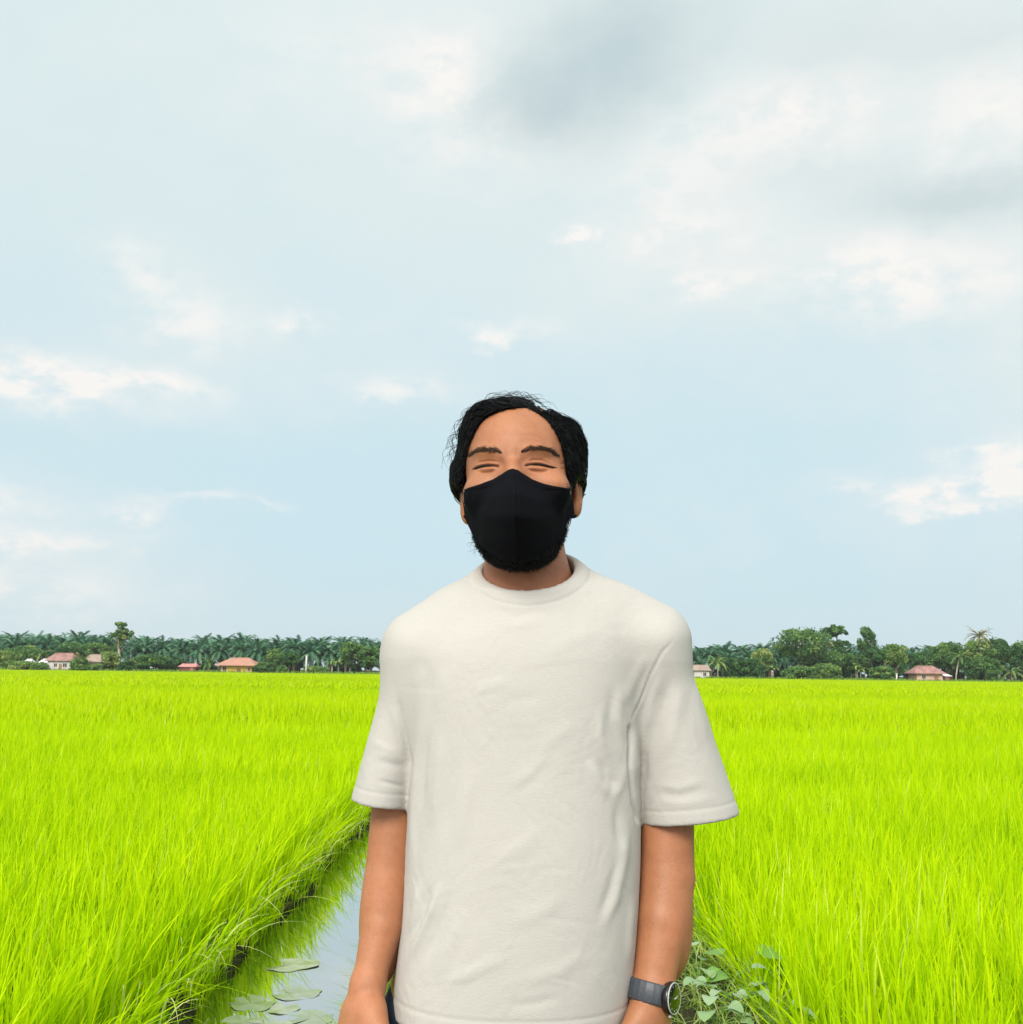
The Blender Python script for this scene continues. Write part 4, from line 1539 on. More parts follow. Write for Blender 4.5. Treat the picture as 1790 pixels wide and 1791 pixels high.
FOLDS = [  # polyline in the photo, width px, height mm (+ ridge, - crease)
    ([(742, 1150), (735, 1200), (732, 1280), (730, 1330)], 10, 2.0), ([(760, 1160), (754, 1220), (748, 1290)], 9, -1.3), ([(780, 1160), (770, 1230)], 10, .9),
    ([(690, 1195), (702, 1260), (720, 1340), (716, 1420)], 5, -2.6),
    ([(735, 1270), (726, 1350), (722, 1450), (722, 1560)], 7, 4.0), ([(750, 1250), (742, 1340), (738, 1450)], 7, -2.2),
    ([(775, 1270), (764, 1370), (757, 1470)], 9, 2.4), ([(800, 1300), (785, 1400), (775, 1480)], 10, -1.6),
    ([(830, 1330), (812, 1420), (800, 1500)], 12, 1.6),
    ([(776, 1535), (752, 1600), (722, 1668), (704, 1712)], 7, 4.2), ([(790, 1560), (766, 1625), (738, 1690)], 8, -2.4),
    ([(735, 1535), (726, 1590), (712, 1640)], 6, 3.0), ([(756, 1540), (740, 1600), (720, 1650)], 6, -2.4),
    ([(810, 1590), (785, 1660), (765, 1720)], 12, 1.6),
    ([(1190, 1108), (1160, 1140), (1138, 1180), (1118, 1230), (1100, 1272)], 2.6, -2.2),
    ([(1150, 1150), (1128, 1200), (1108, 1255)], 8, 2.0),
    ([(1140, 1135), (1112, 1185), (1085, 1245)], 11, 2.0),
    ([(1072, 1190), (1068, 1260), (1082, 1300), (1098, 1325)], 9, -1.9), ([(1085, 1190), (1083, 1260), (1096, 1300)], 9, 1.8),
    ([(1052, 1225), (1050, 1290), (1066, 1335)], 8, 2.0),
    ([(1030, 1325), (1048, 1368), (1070, 1402)], 9, 2.6), ([(1046, 1322), (1064, 1360), (1086, 1385)], 9, -2.0),
    ([(1100, 1325), (1088, 1370), (1066, 1412)], 9, 1.8), ([(1080, 1400), (1080, 1450), (1090, 1490)], 8, -2.4),
    ([(1100, 1420), (1092, 1500), (1078, 1570), (1050, 1640)], 9, 3.2), ([(1085, 1480), (1070, 1550), (1045, 1620)], 9, -2.0),
    ([(1108, 1560), (1102, 1640), (1100, 1700)], 7, 3.0),
    ([(968, 1310), (930, 1350), (885, 1382)], 12, .9), ([(975, 1325), (935, 1365), (890, 1398)], 11, -.6),
    ([(1010, 1255), (975, 1290), (930, 1320)], 14, 1.0), ([(900, 1190), (860, 1200), (820, 1215)], 10, .9),
    ([(940, 1150), (1000, 1120), (1060, 1100)], 14, .9), ([(860, 1240), (900, 1225), (960, 1215)], 12, -.8),
    ([(845, 1060), (900, 1078), (960, 1066)], 10, -1.6), ([(840, 1074), (900, 1094), (965, 1080)], 12, 1.2),
    ([(960, 1440), (900, 1490), (850, 1520)], 16, 1.2), ([(1000, 1560), (940, 1600), (880, 1620)], 16, 1.2),
    ([(1030, 1660), (980, 1700), (900, 1720)], 14, 1.3), ([(900, 1670), (830, 1700), (760, 1730)], 12, 1.3),
    ([(990, 1740), (940, 1755), (880, 1762)], 9, -1.1),
    # sleeves
    ([(655, 1330), (690, 1338), (716, 1342)], 7, -1.2), ([(650, 1318), (690, 1324), (716, 1330)], 8, 1.0),
    ([(640, 1290), (675, 1310), (712, 1318)], 8, 1.2), ([(655, 1365), (690, 1372), (714, 1378)], 4, -1.6),
    ([(690, 1230), (700, 1290), (712, 1330)], 8, 1.8),
    ([(1160, 1160), (1140, 1230), (1128, 1300)], 9, 3.0), ([(1178, 1170), (1160, 1240), (1140, 1320)], 9, -2.2),
    ([(1195, 1190), (1180, 1270), (1160, 1340)], 12, 1.6), ([(1112, 1265), (1114, 1330), (1118, 1370)], 6, 2.6),
    ([(1125, 1290), (1128, 1340), (1126, 1390)], 6, -2.6), ([(1140, 1385), (1190, 1392), (1240, 1378)], 8, -1.1),
    ([(1138, 1372), (1190, 1378), (1244, 1362)], 9, 1.0), ([(1135, 1400), (1195, 1407), (1268, 1392)], 7, .8),
    ([(1220, 1180), (1230, 1240), (1240, 1310)], 12, 1.2),
]


def vnoise(V, scale, seed):
    r = np.random.default_rng(seed)
    o = np.zeros(len(V))
    for k in range(14):
        d = r.normal(0, 1, 3)
        d[2] *= .6
        d = d / np.linalg.norm(d) * r.uniform(.6, 1.7)
        o += np.sin((V @ d) * (2 * np.pi / scale) + r.uniform(0, 6.28))
    return o / 3.7


def shirt_mesh():
    lo, hi = np.array([-.235, 1.26, HEM_Z - .03]), np.array([.345, 1.61, 1.475])
    ax, g = grid(lo, hi, .0023)
    V, Q = surface_nets(sdf_shirt(g), ax)
    V = relax(V, Q, 3, .4)
    N = vnormals(V, Q)
    px, py = proj(V)
    pc = [V[:, 0], V[:, 1], V[:, 2]]
    front = np.clip(-N[:, 1] * 2.5 + .25, 0, 1) * (V[:, 1] < YT + .05)
    D = np.zeros(len(V))
    for pts, w, amp in FOLDS:
        D += amp * 1e-3 * ridge(px, py, pts, w * .95, .35)
    rr = np.random.default_rng(15)
    for k in range(70):
        x0, y0 = rr.uniform(730, 1095), rr.uniform(1120, 1770) if k % 3 else rr.uniform(1500, 1770)
        a, L = rr.normal(-.55 if x0 > 900 else .75, .55), rr.uniform(25, 75)
        dx, dy = math.cos(a + 1.57) * L, math.sin(a + 1.57) * L
        b = rr.normal(0, 7)
        D += rr.choice([-1, 1]) * rr.uniform(.1, .32) * 1e-3 * ridge(px, py, [(x0 - dx, y0 - dy), (x0 + b, y0), (x0 + dx, y0 + dy)], rr.uniform(3.2, 6), .4)
    D *= front * .95
    D += front * -6.5e-3 * ridge(px, py, [(1102, 1262), (1104, 1300), (1102, 1345), (1109, 1400), (1118, 1445)], 3.4, .12)
    warp = V + .02 * np.stack([vnoise(V, .11, 21), vnoise(V, .12, 22), vnoise(V, .10, 23)], -1)
    patch = np.clip(.5 + .6 * vnoise(V, .16, 24), 0.05, 1)
    D += .45e-3 * patch * vnoise(warp * np.array([1, 1, .5]), .085, 3) + .16e-3 * patch * vnoise(warp * np.array([.9, 1, .9]), .022, 4)
    back = np.clip(N[:, 1] * 2, 0, 1)
    D += back * 2.2e-3 * vnoise(V * np.array([1, 1, .3]), .09, 8)
    # neck rib, hem stitching
    u, v, n = collar_uvw(pc)
    q = np.sqrt((u / COL_A) ** 2 + (v / COL_B) ** 2)
    dist = np.hypot(-n * 1.0, np.maximum(q - 1, 0) * COL_A * .9)
    rib = np.clip((.0175 - dist) / .0022, 0, 1) * (n < .004) * (n > -.03)
    D = D * (1 - .8 * rib) + .0006 * rib - .0010 * np.exp(-((dist - .0195) / .0016) ** 2) * (n > -.03)
    hz = V[:, 2] - HEM_Z
    D += -.0007 * np.exp(-((hz - .021) / .0018) ** 2) + .0003 * np.clip((.019 - hz) / .003, 0, 1)
    for S in (SLV_L, SLV_R):
        s, e = sleeve(pc, S)
        on = np.abs(s) < .012
        D += on * (-.0007 * np.exp(-((e + .0195) / .0016) ** 2) + .0003 * np.clip((e + .018) / .003, 0, 1) * (e > -.03))
    V = V + N * D[:, None]
    return V, Q


def build_person():
    Vs, Qs, n = [], [], 0

    def put(V, Q):
        nonlocal n
        Vs.append(V)
        Qs.append(Q + n)
        n += len(V)
    hv, hq, lid = head_mesh()
    put(hv, hq)
    for A, s in ((AL, -1), (AR, 1)):
        pts = np.array(A['pts'])
        lo, hi = pts.min(0) - np.array([.07, .085, .15]), pts.max(0) + np.array([.07, .07, .06])
        ax, g = grid(lo, hi, .0021)
        V, Q = surface_nets(sdf_arm(g, A, s), ax)
        put(relax(V, Q, 7), Q)
    # trunk, hips and legs under the clothes
    hipL, hipR = np.array([-.075, 1.455, .80]), np.array([.080, 1.455, .80])

    def sdf_core(p):
        d = sdf_torso(p, .016)
        d = np.maximum(d, HEM_Z - .02 - p[2])
        d = smin(d, ell(p, (.002, 1.455, .86), (.150, .110, .12)), .05)
        for a, sx in ((hipL, -1), (hipR, 1)):
            k = np.array([a[0] + sx * .012, 1.445, .44])
            f = np.array([a[0] + sx * .020, 1.465, .08])
            d = smin(d, rcone(p, a, k, .078, .052), .03)
            d = smin(d, rcone(p, k, f, .050, .036), .02)
            d = smin(d, rcone(p, f + np.array([0, .02, -.03]), f + np.array([sx * .02, -.13, -.045]), .036, .028), .02)
        for S in (SH_L, SH_R):
            d = smin(d, rcone(p, S[0], S[1], .044, .024), .03)
        u, v, nn = collar_uvw(p)
        return np.maximum(d, nn + .022)
    ax, g = grid(np.array([-.24, 1.24, 0.0]), np.array([.30, 1.60, 1.47]), .006)
    V, Q = surface_nets(sdf_core(g), ax)
    put(relax(V, Q, 1), Q)
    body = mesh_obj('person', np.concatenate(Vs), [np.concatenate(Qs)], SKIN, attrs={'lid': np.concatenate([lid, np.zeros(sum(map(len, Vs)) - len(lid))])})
    tag(body, 'man in black face mask and loose off-white t-shirt standing on the bank, arms hanging', 'person')

    # t-shirt
    V, Q = shirt_mesh()
    mesh_obj('t_shirt', V, [Q], SHIRT, body)

    # trousers and shoes
    def sdf_tr(p):
        d = ell(p, (-.004, 1.450, .80), (.160, .120, .20))
        for a, sx in ((hipL, -1), (hipR, 1)):
            k = np.array([a[0] + sx * .012, 1.445, .44])
            f = np.array([a[0] + sx * .020, 1.465, .05])
            d = smin(d, rcone(p, a, k, .096, .074), .03)
            d = smin(d, rcone(p, k, f, .073, .062), .03)
        d = d + .003 * np.sin(p[2] * 60 + p[0] * 25)
        return smax(smax(d, .045 - p[2], .006), p[2] - (HEM_Z + .075), .006)
    ax, g = grid(np.array([-.24, 1.27, 0.02]), np.array([.24, 1.62, HEM_Z + .11]), .005)
    V, Q = surface_nets(sdf_tr(g), ax)
    mesh_obj('trousers', relax(V, Q, 1), [Q], DENIM, body)
    for a, sx in ((hipL, -1), (hipR, 1)):
        f = np.array([a[0] + sx * .022, 1.47, .0])

        def sdf_shoe(p):
            d = rcone(p, f + np.array([0, .02, .045]), f + np.array([sx * .025, -.15, .030]), .046, .036)
            d = smin(d, rcone(p, f + np.array([0, .0, .04]), f + np.array([0, .0, .10]), .045, .042), .03)
            return smax(d, -p[2] + .002, .004)
        ax, g = grid(f + np.array([-.09, -.21, -.01]), f + np.array([.09, .10, .16]), .004)
        V, Q = surface_nets(sdf_shoe(g), ax)
        mesh_obj('shoe', relax(V, Q, 1), [Q], black_mat('shoe_leather', (.02, .018, .016), .5), body)

    bvh = BVHTree.FromPolygons(hv.tolist(), hq.tolist())

    def hit(px, py, lift=.0):
        d = ray(px, py)
        d = d / np.linalg.norm(d)
        loc, nor, _, dist = bvh.ray_cast(Vector(CAM), Vector(d))
        if loc is None:
            return None, None
        nn = np.array(nor)
        if nn @ d > 0:
            nn = -nn
        return np.array(loc) + nn * lift, nn

    def surf_line(pts, n):
        pts = np.asarray(pts, float)
        L = np.concatenate([[0], np.cumsum(np.linalg.norm(np.diff(pts, axis=0), axis=1))])
        t = np.linspace(0, L[-1], 80)
        x, y = np.interp(t, L, pts[:, 0]), np.interp(t, L, pts[:, 1])
        k = np.ones(13) / 13
        xs, ys = np.convolve(np.pad(x, 6, mode='edge'), k, 'valid'), np.convolve(np.pad(y, 6, mode='edge'), k, 'valid')
        i = np.linspace(0, 79, n).round().astype(int)
        return xs[i], ys[i]

    # eyes: the dark line between smiling lids
    for sl, lo in ((SLIT_L, BAG_L), (SLIT_R, BAG_R)):
        mb = MB()
        x, y = surf_line(sl, 22)
        pts = np.array([hit(a, b, .0007)[0] for a, b in zip(x, y)])
        t = np.linspace(0, 1, 22)
        mb.tube(pts, .00025 + .0015 * np.sin(np.pi * np.clip(t * .96 + .02, 0, 1)) ** 1.1, 8)
        # lashes
        for k in range(1, 21):
            p0, nn = hit(x[k], y[k], .0006)
            q = p0 + nn * .0028 + np.array([(t[k] - .5) * .003, 0, -.0015])
            mb.tube([p0, (p0 + q) / 2 + np.array([0, 0, -.0004]), q], [.00022, .00018, .00008], 4)
        mb.build('eyelashes', BROWN, body)
    # brows
    r = np.random.default_rng(5)
    for bl in (BROW_L, BROW_R):
        mb = MB()
        x, y = surf_line(bl, 60)
        outer = -1 if bl is BROW_L else 1
        for k in range(270):
            i = int(r.integers(0, 60))
            to_ = i / 59 if outer > 0 else 1 - i / 59
            thick = 5.0 * (1 - .82 * to_ ** 1.5) * min(1, .3 + to_ * 3.2)
            px, py = x[i] + r.normal(0, 1.0), y[i] + r.normal(0, max(thick, .8) * .5)
            L = r.uniform(5, 9)
            a = r.normal(.0, .22) + (-.5 if (i / 59 if outer > 0 else 1 - i / 59) < .25 else .15)
            pp = []
            for q in (0, .5, 1):
                h, nn = hit(px + outer * L * q * math.cos(a), py + L * q * math.sin(a) - .6 * q, .0004 + .0006 * math.sin(q * 3))
                if h is None:
                    break
                pp.append(h)
            if len(pp) == 3:
                mb.tube(pp, [.00026, .00024, .00008], 4)
        mb.build('eyebrow', BROWM, body)

    # hair --------------------------------------------------------
    HLINE = np.array([(806, 866), (809, 830), (814, 800), (822, 772), (833, 748), (848, 730), (870, 719), (893, 714), (915, 713.5), (936, 720),
                      (954, 732), (969, 750), (980, 772), (987, 800), (992, 828), (996, 862), (990, 960), (815, 960)], float)

    def inside(px, py, poly):
        c = np.zeros(px.shape, bool)
        j = len(poly) - 1
        for i in range(len(poly)):
            xi, yi = poly[i]
            xj, yj = poly[j]
            m = ((yi > py) != (yj > py)) & (px < (xj - xi) * (py - yi) / (yj - yi + 1e-12) + xi)
            c ^= m
            j = i
        return c

    def sdf_hair(p):
        q = hl(p)
        d = ell(q, (0, .016, .030), (.0795, .104, .0810))
        # side masses that cover the temples and reach the ears
        d = smin(d, ell(q, (-.073, .022, .006), (.024, .052, .037)), .018)
        d = smin(d, ell(q, (.068, .026, .012), (.024, .058, .054)), .018)
        d = smin(d, ell(q, (.058, .03, .052), (.034, .060, .036)), .02)
        d = smin(d, ell(q, (-.020, .002, .092), (.046, .06, .018)), .016)
        d = smin(d, ell(q, (-.048, .01, .062), (.030, .055, .032)), .02)
        d = smin(d, ell(q, (0, .085, -.03), (.066, .034, .07)), .03)
        # the notch of the parting, right of the crown
        d = smax(d, -ell(q, (.041, -.03, .112), (.011, .06, .024)), .006)
        for s in (-1, 1):       # free the ears
            d = smax(d, -ell(q, (s * .086, .004, -.030), (.020, .036, .028)), .006)
        d = d + .0016 * np.sin(q[0] * 210 + 3 * np.sin(q[2] * 60)) * np.sin(q[1] * 60 + q[2] * 45) * .7
        # open the face: everything in front of the hairline
        X, Y, Z = np.broadcast_arrays(*p)
        sh = X.shape
        pts = np.stack([X.ravel(), Y.ravel(), Z.ravel()], -1)
        near = pts[:, 1] < HC[1] + .012
        cut = np.zeros(len(pts), bool)
        a, b = proj(pts[near])
        cut[near] = inside(a, b, HLINE)
        d = np.where(cut.reshape(sh), np.maximum(d, .002), d)
        return np.maximum(d, -.085 - q[2])
    ax, g = grid(HC + np.array([-.125, -.115, -.10]), HC + np.array([.125, .145, .14]), .0022)
    F = sdf_hair(g)
    V, Q = surface_nets(F, ax)
    V = relax(V, Q, 2, .45)
    hair = mesh_obj('hair', V, [Q], HAIRCAP, body)
    N = vnormals(V, Q)
    hb = BVHTree.FromPolygons(V.tolist(), Q.tolist())
    mb = MB()
    qv = (V - HC) @ HR
    sel = np.nonzero((qv[:, 1] < .07))[0]
    r = np.random.default_rng(9)

    def lock(i, steps, step, wid, lift, wave):
        p = V[i].copy()
        side = np.sign(qv[i, 0] - .03)
        pts = []
        ph = r.uniform(0, 6.28)
        for k in range(steps):
            loc, nor, _, _ = hb.find_nearest(Vector(p))
            nn = np.array(nor)
            base = np.array(loc)
            pts.append(base + nn * (lift + .0006 * math.sin(k * 1.1 + ph)))
            ql = (base - HC) @ HR
            down = np.clip((abs(ql[0]) - .03) / .04, 0, 1)
            f = HR @ np.array([side * (.75 - .4 * down), .75, .1 - 1.1 * down])
            f = f + wave * math.sin(k * .9 + ph) * np.cross(nn, f)
            f = f - nn * (f @ nn)
            p = base + unit(f) * step
        return np.array(pts)
    for i in r.choice(sel, 4600):
        pts = lock(i, int(r.integers(6, 12)), .006, 0, r.uniform(.0002, .0026) * (1 + (r.uniform() < .1)), .45)
        mb.tube(pts, r.uniform(.0004, .0010) * np.sin(np.linspace(.35, 2.9, len(pts))), 4, flat=.6)
    for k in range(260):
        f = r.uniform(1.2, 15.0)
        i = int(f)
        a = HLINE[i] * (1 - f + i) + HLINE[i + 1] * (f - i)
        o_ = unit(a - np.array([904, 840]))
        pp = []
        q0 = r.uniform(-5, 1)
        sl = r.normal(0, .5)
        for q in np.linspace(0, 1, 5):
            xy = a + o_ * (q0 + q * r.uniform(13, 15)) + np.array([-o_[1], o_[0]]) * sl * q * 14
            h, nn = hit(xy[0], xy[1], .0008 + .004 * q)
            if h is None:
                break
            pp.append(h)
        if len(pp) == 5:
            mb.tube(pp, np.array([.00012, .0002, .00026, .00026, .0002]), 4)
    # loose curling strands, mostly over the crown at the photo's left
    for k in range(95):
        u = r.uniform(0, 1)
        if u < .86:
            ctrl = np.array([(797, 800), (800, 770), (812, 745), (832, 722), (856, 705), (885, 696), (915, 695), (940, 702), (952, 715)], float)
            tt = r.uniform(0, .99) ** 1.1
            x0 = np.interp(tt * 8, range(9), ctrl[:, 0])
            y0 = np.interp(tt * 8, range(9), ctrl[:, 1]) + 2
            amp = 22 * (1.05 - .6 * tt)
        else:
            ctrl = np.array([(958, 733), (990, 742), (1012, 770), (1024, 800), (1026, 835)], float)
            tt = r.uniform(0, 1)
            x0 = np.interp(tt * 4, range(5), ctrl[:, 0]) - 3
            y0 = np.interp(tt * 4, range(5), ctrl[:, 1]) + 3
            amp = 4
        Y0 = HC[1] - .02 + r.uniform(-.02, .05)
        st = 14
        t = np.linspace(0, 1, st)
        ln = r.uniform(20, 52) if u < .86 else r.uniform(12, 26)
        out = np.array([x0 - 905, (y0 - 830)])
        out = out / np.linalg.norm(out)
        tan = np.array([out[1], -out[0]]) * (1 if r.uniform() < .6 else -1)
        curl = r.uniform(.6, 1.6)
        ph = r.uniform(0, 6.28)
        off = amp * r.uniform(.25, 1.0) * np.sin(np.pi * t * r.uniform(.75, 1.0))
        wob = 3.2 * np.sin(t * 6.28 * curl + ph) * t
        x = x0 + tan[0] * ln * (t - .3) + out[0] * (off + wob)
        y = y0 + tan[1] * ln * (t - .3) + out[1] * (off + wob)
        pts = P(x, y, Y0 + .02 * np.sin(t * 4 + ph))
        mb.tube(pts, .00034 * np.linspace(1, .5, st), 4)
    mb.build('strands', HAIR, hair)

    # mask --------------------------------------------------------
    us = np.linspace(-1, 1, 81)
    vs = np.linspace(0, 1, 61)
    topx = [808, 822, 842, 862, 877, 888, 896, 905, 915, 932, 952, 975, 998]
    topy = [857, 852, 846, 838.5, 829.5, 822, 819.5, 821.5, 828, 838.5, 846, 851, 855]
    botx = [813, 826, 842, 862, 885, 912, 940, 962, 982, 996]
    boty = [906, 934, 956, 972, 982, 985, 979, 967, 945, 907]
    V = []
    for v in vs:
        for u in us:
            xt = 903 + u * 95.2 + 3 * max(u, 0) ** 3
            xb = np.interp(u, [-1, -.75, -.5, -.25, 0, .25, .5, .75, 1], [813, 826, 845, 874, 908, 940, 968, 990, 1006])
            yt, yb = np.interp(xt, topx, topy), np.interp(xb, botx, boty)
            x = xt + (xb - xt) * v
            # the sides bow in slightly
            y = yt + (yb - yt) * v
            cen = np.interp(v, [0, .25, .5, .8, 1], [1.288, 1.266, 1.268, 1.300, 1.330])
            sd = np.interp(v, [0, 1], [1.392, 1.388])
            a = abs(u)
            Yv = cen + (sd - cen) * (a ** 1.55 * .92 + a * .08)
            V.append(P(x, y, Yv))
    V = np.array(V)
    # keep the cloth clear of the skin: where the face comes forward the cloth lies on it
    nu, nv = len(us), len(vs)
    dv = V - CAM
    tp = np.linalg.norm(dv, axis=1)
    dirs = dv / tp[:, None]
    for k in range(len(V)):
        loc, nor, _, dist = bvh.ray_cast(Vector(CAM), Vector(dirs[k]))
        if loc is not None:
            c_ = max(abs(float(np.array(nor) @ dirs[k])), .3)
            tp[k] = min(tp[k], dist - .0035 / c_)
    T = tp.reshape(nv, nu)
    for _ in range(10):
        S = T.copy()
        S[1:-1, 1:-1] = .4 * T[1:-1, 1:-1] + .15 * (T[2:, 1:-1] + T[:-2, 1:-1] + T[1:-1, 2:] + T[1:-1, :-2])
        S[0, 1:-1] = .5 * T[0, 1:-1] + .25 * (T[0, 2:] + T[0, :-2])
        T = np.minimum(S, T + .0006)
    Vg = (CAM + dirs * T.reshape(-1)[:, None]).reshape(nv, nu, 3)
    # centre seam, edge binding and a little cloth unevenness
    U, W = np.meshgrid(us, vs)
    pxm, pym = U * 95 + 903, W
    seam = 1.6e-3 * np.exp(-((np.abs(U) - .04) / .03) ** 2) - 1.6e-3 * np.exp(-(U / .012) ** 2)
    bind = .9e-3 * np.exp(-((W - .045) / .035) ** 2) - .7e-3 * np.exp(-((W - .10) / .012) ** 2) + .7e-3 * np.exp(-((W - .97) / .03) ** 2)
    wr = 1.6e-3 * np.sin(U * 9 + W * 5) * np.sin(W * 7 + 1) * np.abs(U) + .6e-3 * np.sin(U * 23 + W * 11 + 2) * np.abs(U)
    Vg[..., 1] -= seam + bind + wr
    V = Vg.reshape(-1, 3)
    i, j = np.meshgrid(np.arange(nv - 1), np.arange(nu - 1), indexing='ij')
    a = (i * nu + j).ravel()
    Qf = np.stack([a, a + nu, a + nu + 1, a + 1], -1)
    Nm = vnormals(V, Qf)
    if Nm[nv // 2 * nu + nu // 2, 1] > 0:
        Qf, Nm = Qf[:, ::-1], -Nm
    back = V - Nm * .0022
    nV = len(V)
    loop = np.concatenate([np.arange(nu), np.arange(1, nv) * nu + nu - 1, (nv - 1) * nu + np.arange(nu - 2, -1, -1), np.arange(nv - 2, 0, -1) * nu])
    l2 = np.roll(loop, -1)
    rim = np.stack([loop, l2, l2 + nV, loop + nV], -1)
    mask = mesh_obj('face_mask', np.concatenate([V, back]), [np.concatenate([Qf, Qf[:, ::-1] + nV, rim])], MASKM, body)
    for s, c0, c1 in ((-1, Vg[3, 0], Vg[-4, 0]), (1, Vg[3, -1], Vg[-4, -1])):
        mb = MB()
        ear = [hw((s * .079, .020, .006)), hw((s * .0775, .036, -.018)), hw((s * .074, .026, -.050))]
        pts = np.array([c0, c0 * .4 + ear[0] * .6 + np.array([s * .004, 0, 0]), ear[0], ear[1], ear[2], c1 * .5 + ear[2] * .5 + np.array([s * .002, 0, 0]), c1])
        tt = np.linspace(0, 6, 30)
        pts = np.stack([np.interp(tt, range(7), pts[:, e]) for e in range(3)], -1)
        mb.tube(pts, .0016, 6)
        mb.build('ear_loop', MASKM, mask)

    # beard -------------------------------------------------------
    def sdf_beard(p):
        q = hl(p)
        d = ell(q, (.001, -.034, -.100), (.047, .056, .032))
        d = smin(d, rcone(q, (-.045, -.008, -.080), (-.036, -.025, -.097), .010, .018), .015)
        d = smin(d, rcone(q, (.041, -.010, -.080), (.033, -.025, -.097), .010, .017), .015)
        d = np.minimum(d, smax(smax(sdf_skull(q) - .0012, q[2] + .074, .004), q[1] + .005, .004))
        d = smax(d, q[2] + .066, .006)
        d = d + .0010 * np.sin(q[0] * 320) * np.sin(q[2] * 290 + 2) * np.sin(q[1] * 250)
        return d
    MOUT = np.array([(800, 850), (1005, 850), (995, 904), (984, 932), (964, 955), (938, 970), (908, 976), (878, 972), (849, 957), (829, 932), (814, 906)], float)
    ax, g = grid(HC + np.array([-.09, -.125, -.16]), HC + np.array([.09, .06, -.03]), .0024)
    F = sdf_beard(g)
    gg = np.stack([a_.ravel() for a_ in np.broadcast_arrays(*g)], -1)
    a_, b_ = proj(gg)
    F = np.where((inside(a_, b_, MOUT) & (gg[:, 1] < HC[1] - .03)).reshape(F.shape), np.maximum(F, .002), F)
    V, Q = surface_nets(F, ax)
    V = relax(V, Q, 1)
    N = vnormals(V, Q)
    a_, b_ = proj(V)
    fr = np.nonzero(~inside(a_, b_, MOUT))[0]
    beard = mesh_obj('beard', V, [Q], HAIRCAP, body)
    mb = MB()
    for i in r.choice(fr, 3800):
        L = r.uniform(.0015, .0042)
        d = unit(N[i] * .6 + np.array([0, -.25, -.55]) + r.normal(0, .35, 3))
        p0 = V[i]
        mb.tube([p0, p0 + d * L * .5, p0 + d * L + r.normal(0, .0012, 3)], [.0003, .00025, .0001], 4)
    for k in range(8):     # thin wisps at the jaw corners
        s = -1 if k < 9 else 1
        p0 = hw((s * r.uniform(.056, .068), -.01 + r.uniform(-.02, .02), -.062 - r.uniform(0, .04)))
        d = unit(np.array([s * .8, -.1, -.8]) + r.normal(0, .5, 3))
        e = unit(r.normal(0, 1, 3))
        t = np.linspace(0, 1, 8)[:, None]
        mb.tube(p0 + d * t * .016 + e * .004 * np.sin(t * 4), np.linspace(.00028, .0001, 8), 4)
    mb.build('bristles', HAIR, beard)

    # wristwatch --------------------------------------------------
    STRAPM = black_mat('dark_watch_strap', (.055, .065, .078), .45, 260.0, .0008, 0, .5)
    CASEM = black_mat('black_watch_case', (.008, .008, .010), .3, spec=.6)
    GLASS = black_mat('dark_dial_glass', (.010, .016, .008), .06, spec=.9)
    RIM = black_mat('pale_bezel_edge', (.45, .48, .42), .25, spec=.8)
    pts = AR['pts']
    axd = unit(P(1138, 1760, 1.39) - P(1150, 1690, 1.40))
    wc = P(1141, 1736, 1.392)
    watch = empty('wristwatch', wc)
    watch.parent = body
    e1 = np.array([1.0, 0, 0])
    e1 = unit(e1 - axd * (e1 @ axd))
    e2 = np.cross(axd, e1)
    th = np.linspace(0, 2 * np.pi, 72, endpoint=False)
    prof = [(-.0125, .0), (-.0125, .0022), (-.0105, .0034), (.0105, .0034), (.0125, .0022), (.0125, .0)]
    rx, ry = .0300, .0296
    V = []
    for (h, o) in prof:
        for t in th:
            gap = -.0009 * abs(math.cos(t * 12)) ** 12
            V.append(axd * h + e1 * (rx + o + gap) * math.cos(t) + e2 * (ry + o + gap) * math.sin(t))
    V = np.array(V)
    k, m = np.meshgrid(np.arange(len(prof)), np.arange(72), indexing='ij')
    a = (k * 72 + m).ravel()
    a2 = (k * 72 + (m + 1) % 72).ravel()
    b = ((k + 1) % len(prof) * 72 + m).ravel()
    b2 = ((k + 1) % len(prof) * 72 + (m + 1) % 72).ravel()
    mesh_obj('strap', V, [np.stack([a, a2, b2, b], -1)], STRAPM, watch)
    nd = unit(np.array([math.sin(R(56)), -math.cos(R(56)), .06]))
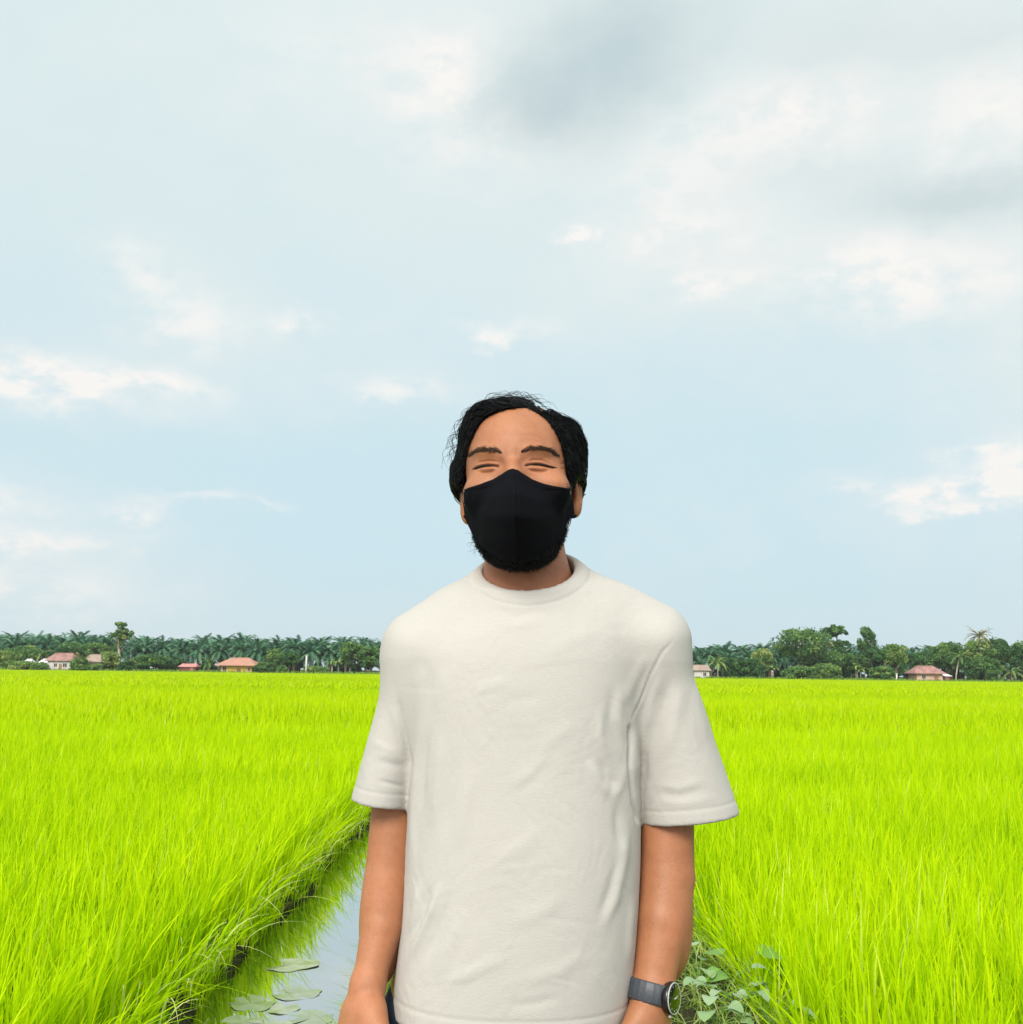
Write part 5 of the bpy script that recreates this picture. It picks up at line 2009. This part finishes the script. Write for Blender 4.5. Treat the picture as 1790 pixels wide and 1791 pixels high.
    cc = (P(1173, 1746, 1.372) - wc) + nd * .002
    upv = unit(-axd - nd * (-axd @ nd))
    sdv = np.cross(nd, upv)

    def disc(profile, name, mat, n=48, mod=0):
        th = np.linspace(0, 2 * np.pi, n, endpoint=False)
        V = []
        for (rr, h) in profile:
            for t in th:
                V.append(cc + nd * h + (upv * math.cos(t) + sdv * math.sin(t)) * rr)
        V = np.array(V)
        F = []
        for k in range(len(profile) - 1):
            j = np.arange(n)
            F.append(np.stack([k * n + j, k * n + (j + 1) % n, (k + 1) * n + (j + 1) % n, (k + 1) * n + j], -1))
        F = [np.concatenate(F)]
        V = np.concatenate([V, [cc + nd * profile[-1][1], cc + nd * profile[0][1]]])
        j = np.arange(n)
        b = (len(profile) - 1) * n
        F.append(np.concatenate([np.stack([b + j, b + (j + 1) % n, np.full(n, len(V) - 2)], -1), np.stack([(j + 1) % n, j, np.full(n, len(V) - 1)], -1)]))
        return mesh_obj(name, V, F, mat, watch)
    disc([(.0150, -.0075), (.0185, -.006), (.0198, -.001), (.0196, .0022), (.0184, .0034)], 'case', CASEM)
    disc([(.0188, .0024), (.0188, .0040), (.0178, .0044), (.0172, .0036)], 'bezel', RIM)
    disc([(.0172, .003), (.0172, .0040), (.0160, .0043)], 'dial', GLASS)
    mb = MB()
    for ang, L, w in ((-75, .0085, .0007), (-60, .0115, .0005)):
        dv = upv * math.cos(R(ang)) + sdv * math.sin(R(ang))
        mb.tube([cc + nd * .0047 - dv * .002, cc + nd * .0047 + dv * L], [w, w * .6], 6)
    for kk in range(12):
        dv = upv * math.cos(kk * math.pi / 6) + sdv * math.sin(kk * math.pi / 6)
        mb.tube([cc + nd * .0044 + dv * .0135, cc + nd * .0044 + dv * .0152], [.0003, .0003], 5)
    mb.build('watch_hands', RIM, watch)
    mb = MB()
    dv = unit(-upv * .5 - sdv * .2)
    mb.tube([cc - upv * .019 - nd * .001, cc - upv * .0225 - nd * .001], [.0022, .0022], 8)
    mb.build('crown', RIM, watch)


build_person()
